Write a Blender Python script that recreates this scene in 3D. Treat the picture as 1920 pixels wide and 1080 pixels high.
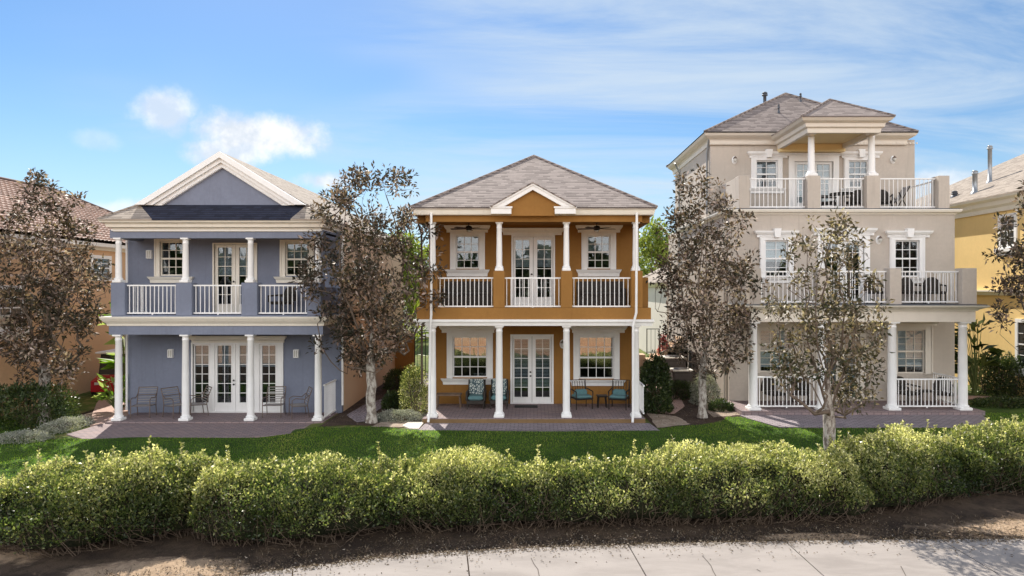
import bpy, math, random
import numpy as np
from mathutils import Vector
R = math.radians
for o in list(bpy.data.objects): bpy.data.objects.remove(o)
SC = bpy.context.scene
COL = SC.collection
H = 4.25          # camera height above the lawn
F = 1280.0        # focal length in photo pixels
# ------------------------------------------------------------------ camera
cd = bpy.data.cameras.new('camera'); cam = bpy.data.objects.new('camera', cd); COL.objects.link(cam)
cam.location = (0, 0, H); cam.rotation_euler = (R(90), 0, 0)
cd.lens = 24; cd.sensor_width = 36; cd.shift_x = -41/1920; cd.clip_end = 3000
SC.camera = cam
# ------------------------------------------------------------------ sun and sky
SUN_EL = R(44.5); SUN_AZ = R(-20)      # azimuth from +Y towards +X
sd = Vector((math.sin(SUN_AZ)*math.cos(SUN_EL), math.cos(SUN_AZ)*math.cos(SUN_EL), math.sin(SUN_EL)))
sl = bpy.data.lights.new('sun', 'SUN'); sl.energy = 3.2; sl.angle = R(0.5); sl.color = (1, .93, .82)
so = bpy.data.objects.new('sun', sl); COL.objects.link(so)
so.rotation_euler = (-sd).to_track_quat('-Z', 'Y').to_euler()
so.location = (0, 30, 30)
SC.view_settings.view_transform = 'Standard'; SC.view_settings.look = 'None'
SC.view_settings.exposure = 1.22; SC.view_settings.gamma = 1
SC.render.engine = 'CYCLES'
SC.cycles.max_bounces = 8; SC.cycles.transparent_max_bounces = 16

W = bpy.data.worlds.new('World'); SC.world = W; W.use_nodes = True
nt = W.node_tree; nt.nodes.clear()
def N(nt, t, **k):
    n = nt.nodes.new(t)
    for a, b in k.items():
        if a.startswith('i_'): n.inputs[a[2:].replace('_', ' ')].default_value = b
        else: setattr(n, a, b)
    return n
def mth(nt, op, a, b=None, c=None, clamp=False):
    n = nt.nodes.new('ShaderNodeMath'); n.operation = op; n.use_clamp = clamp
    for i, v in enumerate((a, b, c)):
        if v is None: continue
        if isinstance(v, (int, float)): n.inputs[i].default_value = v
        else: nt.links.new(v, n.inputs[i])
    return n.outputs[0]
def mapr(nt, v, a, b, c=0., d=1., smooth=True):
    n = nt.nodes.new('ShaderNodeMapRange'); n.interpolation_type = 'SMOOTHSTEP' if smooth else 'LINEAR'
    nt.links.new(v, n.inputs['Value'])
    for k, x in (('From Min', a), ('From Max', b), ('To Min', c), ('To Max', d)): n.inputs[k].default_value = x
    return n.outputs['Result']
def vmul(nt, v, s, off=(0, 0, 0)):
    n = nt.nodes.new('ShaderNodeMapping'); nt.links.new(v, n.inputs['Vector'])
    n.inputs['Scale'].default_value = s; n.inputs['Location'].default_value = off
    return n.outputs[0]
def noise(nt, v, scale, detail=4, rough=.55, dist=0):
    n = nt.nodes.new('ShaderNodeTexNoise')
    if v is not None: nt.links.new(v, n.inputs['Vector'])
    n.inputs['Scale'].default_value = scale; n.inputs['Detail'].default_value = detail
    n.inputs['Roughness'].default_value = rough; n.inputs['Distortion'].default_value = dist
    return n.outputs['Fac']
def mixc(nt, f, a, b, mode='MIX'):
    n = nt.nodes.new('ShaderNodeMix'); n.data_type = 'RGBA'; n.blend_type = mode
    for i, v in ((0, f), (6, a), (7, b)):
        if isinstance(v, (int, float)): n.inputs[i].default_value = v
        elif isinstance(v, tuple): n.inputs[i].default_value = (*v[:3], 1)
        else: nt.links.new(v, n.inputs[i])
    return n.outputs[2]
sky = nt.nodes.new('ShaderNodeTexSky'); sky.sky_type = 'NISHITA'; sky.sun_disc = False
sky.sun_elevation = SUN_EL; sky.sun_rotation = SUN_AZ; sky.air_density = 1.0; sky.dust_density = .3; sky.ozone_density = 3.0
hs = N(nt, 'ShaderNodeHueSaturation'); hs.inputs['Saturation'].default_value = 1.26; hs.inputs['Value'].default_value = .54
nt.links.new(sky.outputs[0], hs.inputs['Color'])
tc = nt.nodes.new('ShaderNodeTexCoord'); dirv = tc.outputs['Generated']
sep = nt.nodes.new('ShaderNodeSeparateXYZ'); nt.links.new(dirv, sep.inputs[0])
# high thin cloud: a noise on the plane of a cloud layer
zc = mth(nt, 'ADD', mth(nt, 'MAXIMUM', sep.outputs[2], 0.0), .12)
cmb = nt.nodes.new('ShaderNodeCombineXYZ')
nt.links.new(mth(nt, 'DIVIDE', sep.outputs[0], zc), cmb.inputs[0]); nt.links.new(mth(nt, 'DIVIDE', sep.outputs[1], zc), cmb.inputs[1])
lay = cmb.outputs[0]
rot = nt.nodes.new('ShaderNodeMapping'); nt.links.new(lay, rot.inputs['Vector']); rot.inputs['Rotation'].default_value = (0, 0, R(-28)); rot.inputs['Scale'].default_value = (.32, 1.0, 1)
ci = noise(nt, rot.outputs[0], 1.5, 9, .63, .9)
ci2 = noise(nt, lay, .45, 3, .5, .2)
wide = mth(nt, 'ADD', ci2, mth(nt, 'MULTIPLY', sep.outputs[0], .28))
cirr = mth(nt, 'MULTIPLY', mapr(nt, ci, .28, .72), mapr(nt, wide, .33, .54))
def puff(px, py, rx, ry, seed):
    c = Vector(((px-1001)/F, 1, (540-py)/F)).normalized()
    n = nt.nodes.new('ShaderNodeVectorMath'); n.operation = 'SUBTRACT'; nt.links.new(dirv, n.inputs[0]); n.inputs[1].default_value = c
    wz = noise(nt, vmul(nt, dirv, (1, 1, 1), (seed, 0, 0)), 11, 7, .62)
    s = vmul(nt, n.outputs[0], (F/rx, F/rx, F/ry))
    l = nt.nodes.new('ShaderNodeVectorMath'); l.operation = 'LENGTH'; nt.links.new(s, l.inputs[0])
    e = mth(nt, 'ADD', l.outputs['Value'], mth(nt, 'MULTIPLY', mth(nt, 'SUBTRACT', wz, .5), 2.3))
    return mapr(nt, e, 1.1, .35)
pf = [(500, 258, 108, 48, 3.1), (425, 285, 88, 30, 7.7), (305, 212, 44, 36, 5.2), (612, 340, 78, 22, 9.3), (180, 264, 36, 18, 1.3), (1690, 352, 130, 24, 2.2), (215, 395, 90, 20, 4.4)]
am = [1.0, .9, .75, .9, .25, .7, .6]
acc = None
for p, a in zip(pf, am):
    q = mth(nt, 'MULTIPLY', puff(*p), a)
    acc = q if acc is None else mth(nt, 'MAXIMUM', acc, q)
shn = noise(nt, dirv, 17, 5, .6)
cumcol = mixc(nt, mapr(nt, shn, .38, .62), (3.3, 3.6, 4.0), (4.8, 4.8, 4.85))
hz = mapr(nt, sep.outputs[2], .26, .0, 0, .6)
base = mixc(nt, hz, hs.outputs[0], (2.2, 3.35, 4.4))
c1 = mixc(nt, mth(nt, 'MULTIPLY', cirr, .8), base, (3.1, 3.55, 3.95))
c2a = mixc(nt, mth(nt, 'MULTIPLY', acc, .97), c1, cumcol)
# unseen bright cloud behind the camera, added to lighten the shaded house fronts
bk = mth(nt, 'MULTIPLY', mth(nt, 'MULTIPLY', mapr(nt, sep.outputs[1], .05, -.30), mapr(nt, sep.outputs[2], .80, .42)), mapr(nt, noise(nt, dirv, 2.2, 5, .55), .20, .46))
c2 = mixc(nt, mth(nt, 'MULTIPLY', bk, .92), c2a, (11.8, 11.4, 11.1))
bg = nt.nodes.new('ShaderNodeBackground'); bg.inputs['Strength'].default_value = .10
SKYBG = bg
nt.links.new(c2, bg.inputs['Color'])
ow = nt.nodes.new('ShaderNodeOutputWorld'); nt.links.new(bg.outputs[0], ow.inputs[0])

# ------------------------------------------------------------------ helpers
def X(px, D): return (px-1001)*D/F
def Z(py, D): return H-(py-540)*D/F
def tag(o, label=None, cat=None, group=None, kind=None):
    if label: o['label'] = label
    if cat: o['category'] = cat
    if group: o['group'] = group
    if kind: o['kind'] = kind
    return o
ORG = {}
def thing(name, loc, label, cat, group=None):
    o = bpy.data.objects.new(name, None); COL.objects.link(o); o.location = loc; o.empty_display_size = .3
    ORG[o.name] = Vector(loc); return tag(o, label, cat, group)
def org(parent):
    while parent is not None and parent.parent is not None: parent = parent.parent
    return ORG.get(parent.name, Vector((0, 0, 0))) if parent is not None else Vector((0, 0, 0))
def autouv(me):
    if not me.polygons: return
    uv = me.uv_layers.new(name='UVMap')
    nl = len(me.loops); co = np.empty(len(me.vertices)*3); me.vertices.foreach_get('co', co); co = co.reshape(-1, 3)
    li = np.empty(nl, dtype=np.int64); me.loops.foreach_get('vertex_index', li)
    nrm = np.empty(len(me.polygons)*3); me.polygons.foreach_get('normal', nrm); nrm = nrm.reshape(-1, 3)
    tot = np.empty(len(me.polygons), dtype=np.int64); me.polygons.foreach_get('loop_total', tot)
    n = np.repeat(nrm, tot, axis=0); p = co[li]
    u = np.stack([-n[:, 1], n[:, 0], np.zeros(nl)], 1); l = np.linalg.norm(u, axis=1)
    flat = l < .02; u[flat] = (1, 0, 0); l[flat] = 1; u /= l[:, None]
    v = np.cross(n, u)
    out = np.stack([(p*u).sum(1), (p*v).sum(1)], 1)
    uv.data.foreach_set('uv', out.astype(np.float32).ravel())
class MB:
    def __init__(s): s.v = []; s.f = []; s.sm = []
    def face(s, pts, smooth=False):
        b = len(s.v); s.v += [tuple(p) for p in pts]; s.f.append(tuple(range(b, b+len(pts)))); s.sm.append(smooth); return s
    def mesh(s, vs, fs, smooth=False):
        b = len(s.v); s.v += [tuple(p) for p in vs]
        for f in fs: s.f.append(tuple(b+i for i in f)); s.sm.append(smooth)
        return s
    def box(s, x0, x1, y0, y1, z0, z1):
        if x0 > x1: x0, x1 = x1, x0
        if y0 > y1: y0, y1 = y1, y0
        if z0 > z1: z0, z1 = z1, z0
        v = [(x0,y0,z0),(x1,y0,z0),(x1,y1,z0),(x0,y1,z0),(x0,y0,z1),(x1,y0,z1),(x1,y1,z1),(x0,y1,z1)]
        return s.mesh(v, [(0,3,2,1),(4,5,6,7),(0,1,5,4),(1,2,6,5),(2,3,7,6),(3,0,4,7)])
    def bbox(s, x0, x1, y0, y1, z0, z1, b=.02):
        # box with bevelled vertical edges and top
        def ring(i, z): return [(x0+i+b,y0+i,z),(x1-i-b,y0+i,z),(x1-i,y0+i+b,z),(x1-i,y1-i-b,z),(x1-i-b,y1-i,z),(x0+i+b,y1-i,z),(x0+i,y1-i-b,z),(x0+i,y0+i+b,z)]
        rs = [ring(b, z0), ring(0, z0+b), ring(0, z1-b), ring(b, z1)]
        return s.rings(rs)
    def rings(s, rs, cap=True, smooth=False):
        n = len(rs[0]); v = [p for r in rs for p in r]; f = []
        for k in range(len(rs)-1):
            for i in range(n):
                j = (i+1) % n; f.append((k*n+i, k*n+j, (k+1)*n+j, (k+1)*n+i))
        b = len(s.f)
        s.mesh(v, f, smooth)
        if cap:
            s.mesh(rs[0], [tuple(reversed(range(n)))]); s.mesh(rs[-1], [tuple(range(n))])
        return s
    def lathe(s, cx, cy, prof, n=20, smooth=True):
        rs = [[(cx+r*math.cos(2*math.pi*i/n), cy+r*math.sin(2*math.pi*i/n), z) for i in range(n)] for r, z in prof]
        return s.rings(rs, True, smooth)
    def tube(s, pts, r, n=8):
        pts = [Vector(p) for p in pts]
        rr = r if isinstance(r, (list, tuple)) else [r]*len(pts)
        rs = []; prev = None
        for i, p in enumerate(pts):
            d = (pts[min(i+1, len(pts)-1)]-pts[max(i-1, 0)])
            if d.length < 1e-6: d = Vector((0, 0, 1))
            d.normalize()
            a = Vector((0, 0, 1)) if abs(d.z) < .9 else Vector((1, 0, 0))
            u = d.cross(a).normalized() if prev is None else (prev - d*prev.dot(d)).normalized()
            w = d.cross(u); prev = u
            rs.append([tuple(p+(u*math.cos(2*math.pi*k/n)+w*math.sin(2*math.pi*k/n))*rr[i]) for k in range(n)])
        return s.rings(rs, True, True)
    def slab(s, pts, t, d=(0, 0, -1)):
        top = [Vector(p) for p in pts]; dv = Vector(d)*t
        nrm = (top[1]-top[0]).cross(top[2]-top[1])
        if nrm.dot(dv) > 0: top.reverse()
        bot = [p+dv for p in top]; n = len(top)
        s.mesh([tuple(p) for p in top+bot], [tuple(range(n)), tuple(reversed(range(n, 2*n)))]+[(i, n+i, n+(i+1) % n, (i+1) % n) for i in range(n)])
        return s
    def sweep(s, path, prof):
        # path: plan points (outward is to the right of travel); prof: closed (out, z) polygon
        P = [Vector((p[0], p[1])) for p in path]; m = []
        for i, p in enumerate(P):
            ns = []
            if i > 0: d = (P[i]-P[i-1]).normalized(); ns.append(Vector((d.y, -d.x)))
            if i < len(P)-1: d = (P[i+1]-P[i]).normalized(); ns.append(Vector((d.y, -d.x)))
            if len(ns) == 1: m.append(ns[0])
            else:
                h = (ns[0]+ns[1]).normalized(); m.append(h/max(.3, h.dot(ns[0])))
        rs = [[(p.x+q.x*d, p.y+q.y*d, z) for d, z in prof] for p, q in zip(P, m)]
        n = len(prof); v = [a for r in rs for a in r]; f = []
        for k in range(len(rs)-1):
            for i in range(n):
                j = (i+1) % n; f.append((k*n+i, k*n+j, (k+1)*n+j, (k+1)*n+i))
        s.mesh(v, f); s.mesh(rs[0], [tuple(range(n))]); s.mesh(rs[-1], [tuple(reversed(range(n)))])
        return s
    def wall(s, x0, x1, z0, z1, y, holes, t=.2):
        # a wall in the XZ plane with its face at y, thickness t, real openings (x0,x1,z0,z1)
        xs = sorted({x0, x1, *[h[0] for h in holes], *[h[1] for h in holes]}); zs = sorted({z0, z1, *[h[2] for h in holes], *[h[3] for h in holes]})
        def hole(i, k):
            if i < 0 or k < 0 or i >= len(xs)-1 or k >= len(zs)-1: return True
            cx = (xs[i]+xs[i+1])/2; cz = (zs[k]+zs[k+1])/2
            return any(h[0] < cx < h[1] and h[2] < cz < h[3] for h in holes)
        for i in range(len(xs)-1):
            for k in range(len(zs)-1):
                if hole(i, k): continue
                a, b, c, d = xs[i], xs[i+1], zs[k], zs[k+1]
                s.face([(a,y,c),(b,y,c),(b,y,d),(a,y,d)]); s.face([(a,y+t,d),(b,y+t,d),(b,y+t,c),(a,y+t,c)])
                if hole(i-1, k): s.face([(a,y,d),(a,y+t,d),(a,y+t,c),(a,y,c)])
                if hole(i+1, k): s.face([(b,y,c),(b,y+t,c),(b,y+t,d),(b,y,d)])
                if hole(i, k-1): s.face([(a,y,c),(a,y+t,c),(b,y+t,c),(b,y,c)])
                if hole(i, k+1): s.face([(a,y,d),(b,y,d),(b,y+t,d),(a,y+t,d)])
        return s
    def build(s, name, mat, parent=None, weld=False):
        o0 = org(parent)
        me = bpy.data.meshes.new(name)
        me.from_pydata([(a-o0.x, b-o0.y, c-o0.z) for a, b, c in s.v], [], s.f)
        me.polygons.foreach_set('use_smooth', s.sm); me.update(); autouv(me)
        me.materials.append(mat)
        o = bpy.data.objects.new(name, me); COL.objects.link(o)
        if parent is not None: o.parent = parent
        return o
def dup(root, loc, rz=0, label=None, sc=None):
    r = root.copy(); COL.objects.link(r); r.location = loc; r.rotation_euler = (0, 0, rz)
    if label: r['label'] = label
    if sc: r.scale = (sc, sc, sc)
    for ch in list(root.children):
        c = ch.copy(); COL.objects.link(c); c.parent = r
        for g in list(ch.children):
            d = g.copy(); COL.objects.link(d); d.parent = c
    return r

# ------------------------------------------------------------------ materials
def newmat(name):
    m = bpy.data.materials.new(name); m.use_nodes = True; nt = m.node_tree; nt.nodes.clear()
    out = nt.nodes.new('ShaderNodeOutputMaterial'); b = nt.nodes.new('ShaderNodeBsdfPrincipled'); nt.links.new(b.outputs[0], out.inputs[0])
    return m, nt, b, out
def paint(name, col, rough=.6, var=.08, scale=1.2, bump=.0, bscale=60, metal=0, streak=0, dirt=None, spec=.4):
    m, nt, b, out = newmat(name); b.inputs['Roughness'].default_value = rough; b.inputs['Metallic'].default_value = metal
    b.inputs['Specular IOR Level'].default_value = spec
    tc = nt.nodes.new('ShaderNodeTexCoord').outputs['Object']
    f = mapr(nt, noise(nt, tc, scale, 5, .6), .3, .7)
    lo = tuple(c*(1-var) for c in col); hi = tuple(min(1, c*(1+var)) for c in col)
    c = mixc(nt, f, lo, hi)
    g = noise(nt, tc, scale*14, 3, .6); c = mixc(nt, mapr(nt, g, .3, .7, 0, .5), c, tuple(x*(1-var*1.2) for x in col))
    if streak:
        st = noise(nt, vmul(nt, tc, (5, 5, .35)), 1.6, 4, .6)
        c = mixc(nt, mapr(nt, st, .52, .8, 0, streak), c, tuple(x*.62 for x in (dirt or col)))
    nt.links.new(c, b.inputs['Base Color'])
    if bump:
        bn = nt.nodes.new('ShaderNodeBump'); bn.inputs['Strength'].default_value = bump; bn.inputs['Distance'].default_value = .01
        nt.links.new(noise(nt, tc, bscale, 3, .6), bn.inputs['Height']); nt.links.new(bn.outputs[0], b.inputs['Normal'])
    return m
def bricky(name, c1, c2, mortar, bw, rh, ms, rough=.85, nvar=.35, bump=.6, offset=.5, swap=False, nsc=3.0, mott=None):
    m, nt, b, out = newmat(name); b.inputs['Roughness'].default_value = rough; b.inputs['Specular IOR Level'].default_value = .25
    uv = nt.nodes.new('ShaderNodeTexCoord').outputs['UV']
    br = nt.nodes.new('ShaderNodeTexBrick'); nt.links.new(uv, br.inputs['Vector'])
    br.offset = offset; br.inputs['Scale'].default_value = 1; br.inputs['Brick Width'].default_value = bw; br.inputs['Row Height'].default_value = rh
    br.inputs['Mortar Size'].default_value = ms; br.inputs['Mortar Smooth'].default_value = .3; br.inputs['Bias'].default_value = 0
    br.inputs['Color1'].default_value = (*c1, 1); br.inputs['Color2'].default_value = (*c2, 1); br.inputs['Mortar'].default_value = (*mortar, 1)
    n1 = noise(nt, uv, nsc, 6, .65)
    c = mixc(nt, mapr(nt, n1, .3, .7, nvar, 0), br.outputs['Color'], tuple(x*.5 for x in c1))
    n2 = noise(nt, uv, 55, 2, .7)
    c = mixc(nt, mapr(nt, n2, .35, .7, 0, .35), c, mott or tuple(min(1, x*1.5) for x in c2))
    nt.links.new(c, b.inputs['Base Color'])
    bn = nt.nodes.new('ShaderNodeBump'); bn.inputs['Strength'].default_value = bump; bn.inputs['Distance'].default_value = .012
    h = mth(nt, 'ADD', mth(nt, 'MULTIPLY', br.outputs['Fac'], -1), mth(nt, 'MULTIPLY', n2, .4))
    nt.links.new(h, bn.inputs['Height']); nt.links.new(bn.outputs[0], b.inputs['Normal'])
    return m
def glassmat(name, tint=(.75, .8, .82), refl=.32, rough=.015):
    m, nt, b, out = newmat(name); nt.nodes.remove(b)
    t = nt.nodes.new('ShaderNodeBsdfTransparent'); t.inputs[0].default_value = (*tint, 1)
    g = nt.nodes.new('ShaderNodeBsdfGlossy'); g.inputs['Roughness'].default_value = rough; g.inputs['Color'].default_value = (.95, .97, 1, 1)
    tc = nt.nodes.new('ShaderNodeTexCoord').outputs['Object']
    bn = nt.nodes.new('ShaderNodeBump'); bn.inputs['Strength'].default_value = .06; bn.inputs['Distance'].default_value = .02
    nt.links.new(noise(nt, tc, 1.7, 2, .5), bn.inputs['Height']); nt.links.new(bn.outputs[0], g.inputs['Normal'])
    mx = nt.nodes.new('ShaderNodeMixShader'); mx.inputs[0].default_value = refl
    nt.links.new(t.outputs[0], mx.inputs[1]); nt.links.new(g.outputs[0], mx.inputs[2]); nt.links.new(mx.outputs[0], out.inputs[0])
    return m
def leafmat(name, ramp, trans=.35, rough=.4, spec=.5, tscale=1.4):
    m, nt, b, out = newmat(name)
    at = nt.nodes.new('ShaderNodeAttribute'); at.attribute_name = 'rnd'
    cr = nt.nodes.new('ShaderNodeValToRGB'); nt.links.new(at.outputs['Fac'], cr.inputs[0])
    el = cr.color_ramp.elements
    while len(el) < len(ramp): el.new(.5)
    for e, (p, c) in zip(el, ramp): e.position = p; e.color = (*c, 1)
    nt.links.new(cr.outputs[0], b.inputs['Base Color']); b.inputs['Roughness'].default_value = rough; b.inputs['Specular IOR Level'].default_value = spec
    tr = nt.nodes.new('ShaderNodeBsdfTranslucent')
    tcol = mixc(nt, 1.0, cr.outputs[0], (tscale*1.0, tscale*1.05, tscale*.55), 'MULTIPLY'); nt.links.new(tcol, tr.inputs[0])
    mx = nt.nodes.new('ShaderNodeMixShader'); mx.inputs[0].default_value = trans
    nt.links.new(b.outputs[0], mx.inputs[1]); nt.links.new(tr.outputs[0], mx.inputs[2]); nt.links.new(mx.outputs[0], out.inputs[0])
    return m
WHITE = paint('white_trim', (.86, .86, .86), .5, .04, 2, streak=.14, dirt=(.6, .58, .54))
CREAM = paint('cream_trim', (.80, .76, .68), .5, .03, 2, streak=.14, dirt=(.55, .5, .42))
BLUE = paint('blue_stucco', (.205, .23, .305), .85, .09, .7, .5, 45, streak=.38, spec=.12)
ORANGE = paint('ochre_stucco', (.315, .16, .048), .85, .09, .7, .5, 45, streak=.38, spec=.12)
GREIGE = paint('greige_stucco', (.52, .465, .41), .85, .08, .7, .5, 45, streak=.36, spec=.12)
GREIGEW = paint('greige_trim', (.70, .65, .58), .6, .03, 2, streak=.12)
PEACH = paint('peach_stucco', (.66, .50, .36), .85, .05, .8, .35, 45, streak=.15, spec=.12)
TAN = paint('tan_stucco', (.64, .43, .27), .85, .07, .6, .35, 45, streak=.2, spec=.12)
YELLOW = paint('yellow_stucco', (.82, .60, .27), .85, .05, .7, .35, 45, streak=.12, spec=.12)
YCEIL = paint('pale_yellow_plaster', (.78, .62, .34), .8, .03)
def shinglemat(name, c1, c2, dark, row=.145):
    m, nt, b, out = newmat(name); b.inputs['Roughness'].default_value = .9; b.inputs['Specular IOR Level'].default_value = .2
    uv = nt.nodes.new('ShaderNodeTexCoord').outputs['UV']; s = nt.nodes.new('ShaderNodeSeparateXYZ'); nt.links.new(uv, s.inputs[0])
    rowf = mth(nt, 'DIVIDE', s.outputs[1], row); ri = mth(nt, 'FLOOR', rowf); fr = mth(nt, 'SUBTRACT', rowf, ri)
    cb = nt.nodes.new('ShaderNodeCombineXYZ')   # one tab per cell, shifted row by row
    tab = mth(nt, 'FLOOR', mth(nt, 'ADD', mth(nt, 'DIVIDE', s.outputs[0], .24), mth(nt, 'MULTIPLY', ri, .618)))
    nt.links.new(tab, cb.inputs[0]); nt.links.new(ri, cb.inputs[1])
    wn = nt.nodes.new('ShaderNodeTexWhiteNoise'); wn.noise_dimensions = '3D'; nt.links.new(cb.outputs[0], wn.inputs['Vector'])
    c = mixc(nt, wn.outputs['Value'], c1, c2)
    big = noise(nt, uv, .6, 5, .65); c = mixc(nt, mapr(nt, big, .35, .7, 0, .22), c, tuple(x*.62 for x in c1))
    st = noise(nt, vmul(nt, uv, (2.2, .35, 1)), 1.5, 4, .6); c = mixc(nt, mapr(nt, st, .5, .75, 0, .15), c, tuple(min(1, x*1.35) for x in c1))
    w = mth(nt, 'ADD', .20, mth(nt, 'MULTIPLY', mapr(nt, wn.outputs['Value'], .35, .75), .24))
    f = mth(nt, 'LESS_THAN', fr, w)  # dark band per row: shadow of the shingle edge put into the colour
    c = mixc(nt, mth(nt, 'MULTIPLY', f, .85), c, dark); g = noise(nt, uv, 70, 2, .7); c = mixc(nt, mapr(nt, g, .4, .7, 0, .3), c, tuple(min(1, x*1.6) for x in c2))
    nt.links.new(c, b.inputs['Base Color'])
    bn = nt.nodes.new('ShaderNodeBump'); bn.inputs['Strength'].default_value = .7; bn.inputs['Distance'].default_value = .012
    nt.links.new(mth(nt, 'SUBTRACT', wn.outputs['Value'], mth(nt, 'MULTIPLY', fr, 1.0)), bn.inputs['Height']); nt.links.new(bn.outputs[0], b.inputs['Normal']); return m
SHINGLE = shinglemat('shingles', (.31, .265, .245), (.235, .198, .185), (.04, .031, .028), .13)
SHINGLE_W = shinglemat('weathered_shingles', (.40, .345, .29), (.31, .265, .225), (.09, .072, .06), .125)
SLATE = shinglemat('dark_shingles', (.035, .04, .065), (.02, .023, .04), (.015, .015, .02))
METALD = paint('dark_metal', (.035, .03, .028), .4, .1, 3, metal=.6)
BRONZE = paint('bronze_tube', (.16, .12, .10), .45, .15, 5, metal=.4)
VENT = paint('vent_metal', (.09, .10, .12), .5, .15, 5, metal=.5)
GALV = paint('galvanised', (.35, .37, .39), .45, .12, 5, metal=.7)
ROOM = paint('dark_room', (.035, .03, .026), .9, .2)
BLIND = paint('blind_fabric', (.42, .44, .47), .8, .04)
BRASS = paint('knob', (.05, .05, .05), .3, .1, metal=.8)
GLASS = glassmat('window_glass', refl=.075)
GLASS_SKY = glassmat('window_glass_bright', refl=.22)
LAMPG = paint('frosted_glass', (.55, .54, .50), .3, .03)
WICKER = paint('dark_wicker', (.035, .028, .024), .6, .3, 20, .6, 120)
WOOD = paint('weathered_wood', (.17, .11, .075), .6, .25, 6, .2, 50)
TEAL = paint('teal_fabric', (.11, .22, .24), .9, .1, 8, .2, 90)
SLING = paint('sling_mesh', (.33, .31, .30), .7, .1, 8)
CONC = paint('concrete_light', (.62, .56, .50), .85, .07, 2, .3, 30)
PAVER = bricky('pavers', (.34, .25, .24), (.225, .185, .20), (.085, .065, .065), .24, .12, .012, .8, .45, .5)
PAVERG = bricky('pavers_grey', (.36, .31, .33), (.23, .195, .215), (.07, .06, .065), .24, .12, .014, .8, .3, .4)
PAVERR = bricky('pavers_pink', (.50, .33, .27), (.42, .29, .25), (.22, .16, .14), .22, .11, .007, .8, .25, .4)
def pattern_mat():
    m, nt, b, out = newmat('leaf_print_fabric'); b.inputs['Roughness'].default_value = .9
    uv = nt.nodes.new('ShaderNodeTexCoord').outputs['Object']
    v = nt.nodes.new('ShaderNodeTexVoronoi'); v.feature = 'DISTANCE_TO_EDGE'; nt.links.new(uv, v.inputs['Vector']); v.inputs['Scale'].default_value = 13
    w = noise(nt, uv, 16, 2)
    f = mth(nt, 'GREATER_THAN', mth(nt, 'ADD', v.outputs[0], mth(nt, 'MULTIPLY', w, .25)), .26)
    nt.links.new(mixc(nt, f, (.05, .09, .11), (.50, .55, .52)), b.inputs['Base Color']); return m
PRINT = pattern_mat()
def barkmat():
    m, nt, b, out = newmat('bark'); b.inputs['Roughness'].default_value = .9
    tc = nt.nodes.new('ShaderNodeTexCoord').outputs['Object']
    a = noise(nt, vmul(nt, tc, (1, 1, .5)), 9, 6, .7); c = mixc(nt, mapr(nt, a, .42, .58), (.16, .13, .11), (.45, .42, .38))
    nt.links.new(c, b.inputs['Base Color'])
    bn = nt.nodes.new('ShaderNodeBump'); bn.inputs['Strength'].default_value = .8; bn.inputs['Distance'].default_value = .03
    nt.links.new(a, bn.inputs['Height']); nt.links.new(bn.outputs[0], b.inputs['Normal']); return m
BARK = barkmat()
TWIG = paint('twig_bark', (.15, .11, .08), .85, .25, 6)
LEAF_T = leafmat('bronze_green_leaves', [(0, (.022, .028, .017)), (.38, (.060, .050, .036)), (.62, (.12, .082, .065)), (.80, (.28, .205, .17)), (1, (.62, .50, .44))], .2, .52, .32, 1.4)
LEAF_O = leafmat('olive_leaves', [(0, (.03, .042, .020)), (.42, (.07, .062, .038)), (.66, (.14, .105, .072)), (.83, (.30, .24, .175)), (1, (.62, .55, .45))], .28, .48, .35, 1.5)
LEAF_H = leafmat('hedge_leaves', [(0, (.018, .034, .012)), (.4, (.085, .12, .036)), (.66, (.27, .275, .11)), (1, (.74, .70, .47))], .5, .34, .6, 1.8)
LEAF_D = leafmat('dark_shrub_leaves', [(0, (.02, .04, .015)), (.5, (.05, .08, .025)), (1, (.13, .16, .05))], .3, .4, .5)
LEAF_S = leafmat('silver_leaves', [(0, (.20, .22, .20)), (.5, (.36, .37, .33)), (1, (.55, .53, .48))], .25, .6, .4)
LEAF_Y = leafmat('yellow_green_leaves', [(0, (.10, .15, .03)), (.5, (.22, .28, .05)), (1, (.36, .38, .10))], .4, .45, .4)
LEAF_R = leafmat('red_leaves', [(0, (.30, .03, .05)), (1, (.60, .12, .16))], .4, .45, .4)
LEAF_P = leafmat('tropical_leaves', [(0, (.09, .17, .02)), (.6, (.20, .34, .04)), (1, (.55, .58, .35))], .45, .4, .5)
GRASSB = leafmat('grass_blades', [(0, (.03, .075, .012)), (.45, (.08, .16, .022)), (.8, (.21, .27, .05)), (1, (.40, .37, .13))], .6, .5, .3, 2.6)
LITTER = leafmat('dry_leaves', [(0, (.05, .035, .022)), (.6, (.15, .105, .07)), (.9, (.22, .17, .12)), (1, (.38, .33, .27))], .15, .6, .3)
def groundmat(name, cols, scale, bump=.5, fine=28):
    m, nt, b, out = newmat(name); b.inputs['Roughness'].default_value = .95; b.inputs['Specular IOR Level'].default_value = .15
    tc = nt.nodes.new('ShaderNodeTexCoord').outputs['Object']
    a = noise(nt, tc, scale, 8, .62, .3); f2 = noise(nt, tc, fine, 5, .7)
    c = mixc(nt, mapr(nt, a, .38, .62), cols[0], cols[1]); c = mixc(nt, mapr(nt, f2, .45, .7, 0, .75), c, cols[2])
    nt.links.new(c, b.inputs['Base Color'])
    bn = nt.nodes.new('ShaderNodeBump'); bn.inputs['Strength'].default_value = bump; bn.inputs['Distance'].default_value = .04
    nt.links.new(f2, bn.inputs['Height']); nt.links.new(bn.outputs[0], b.inputs['Normal']); return m
GRASS = groundmat('turf', ((.03, .07, .012), (.065, .12, .022), (.10, .105, .035)), 1.1, .6, 34)
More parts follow.
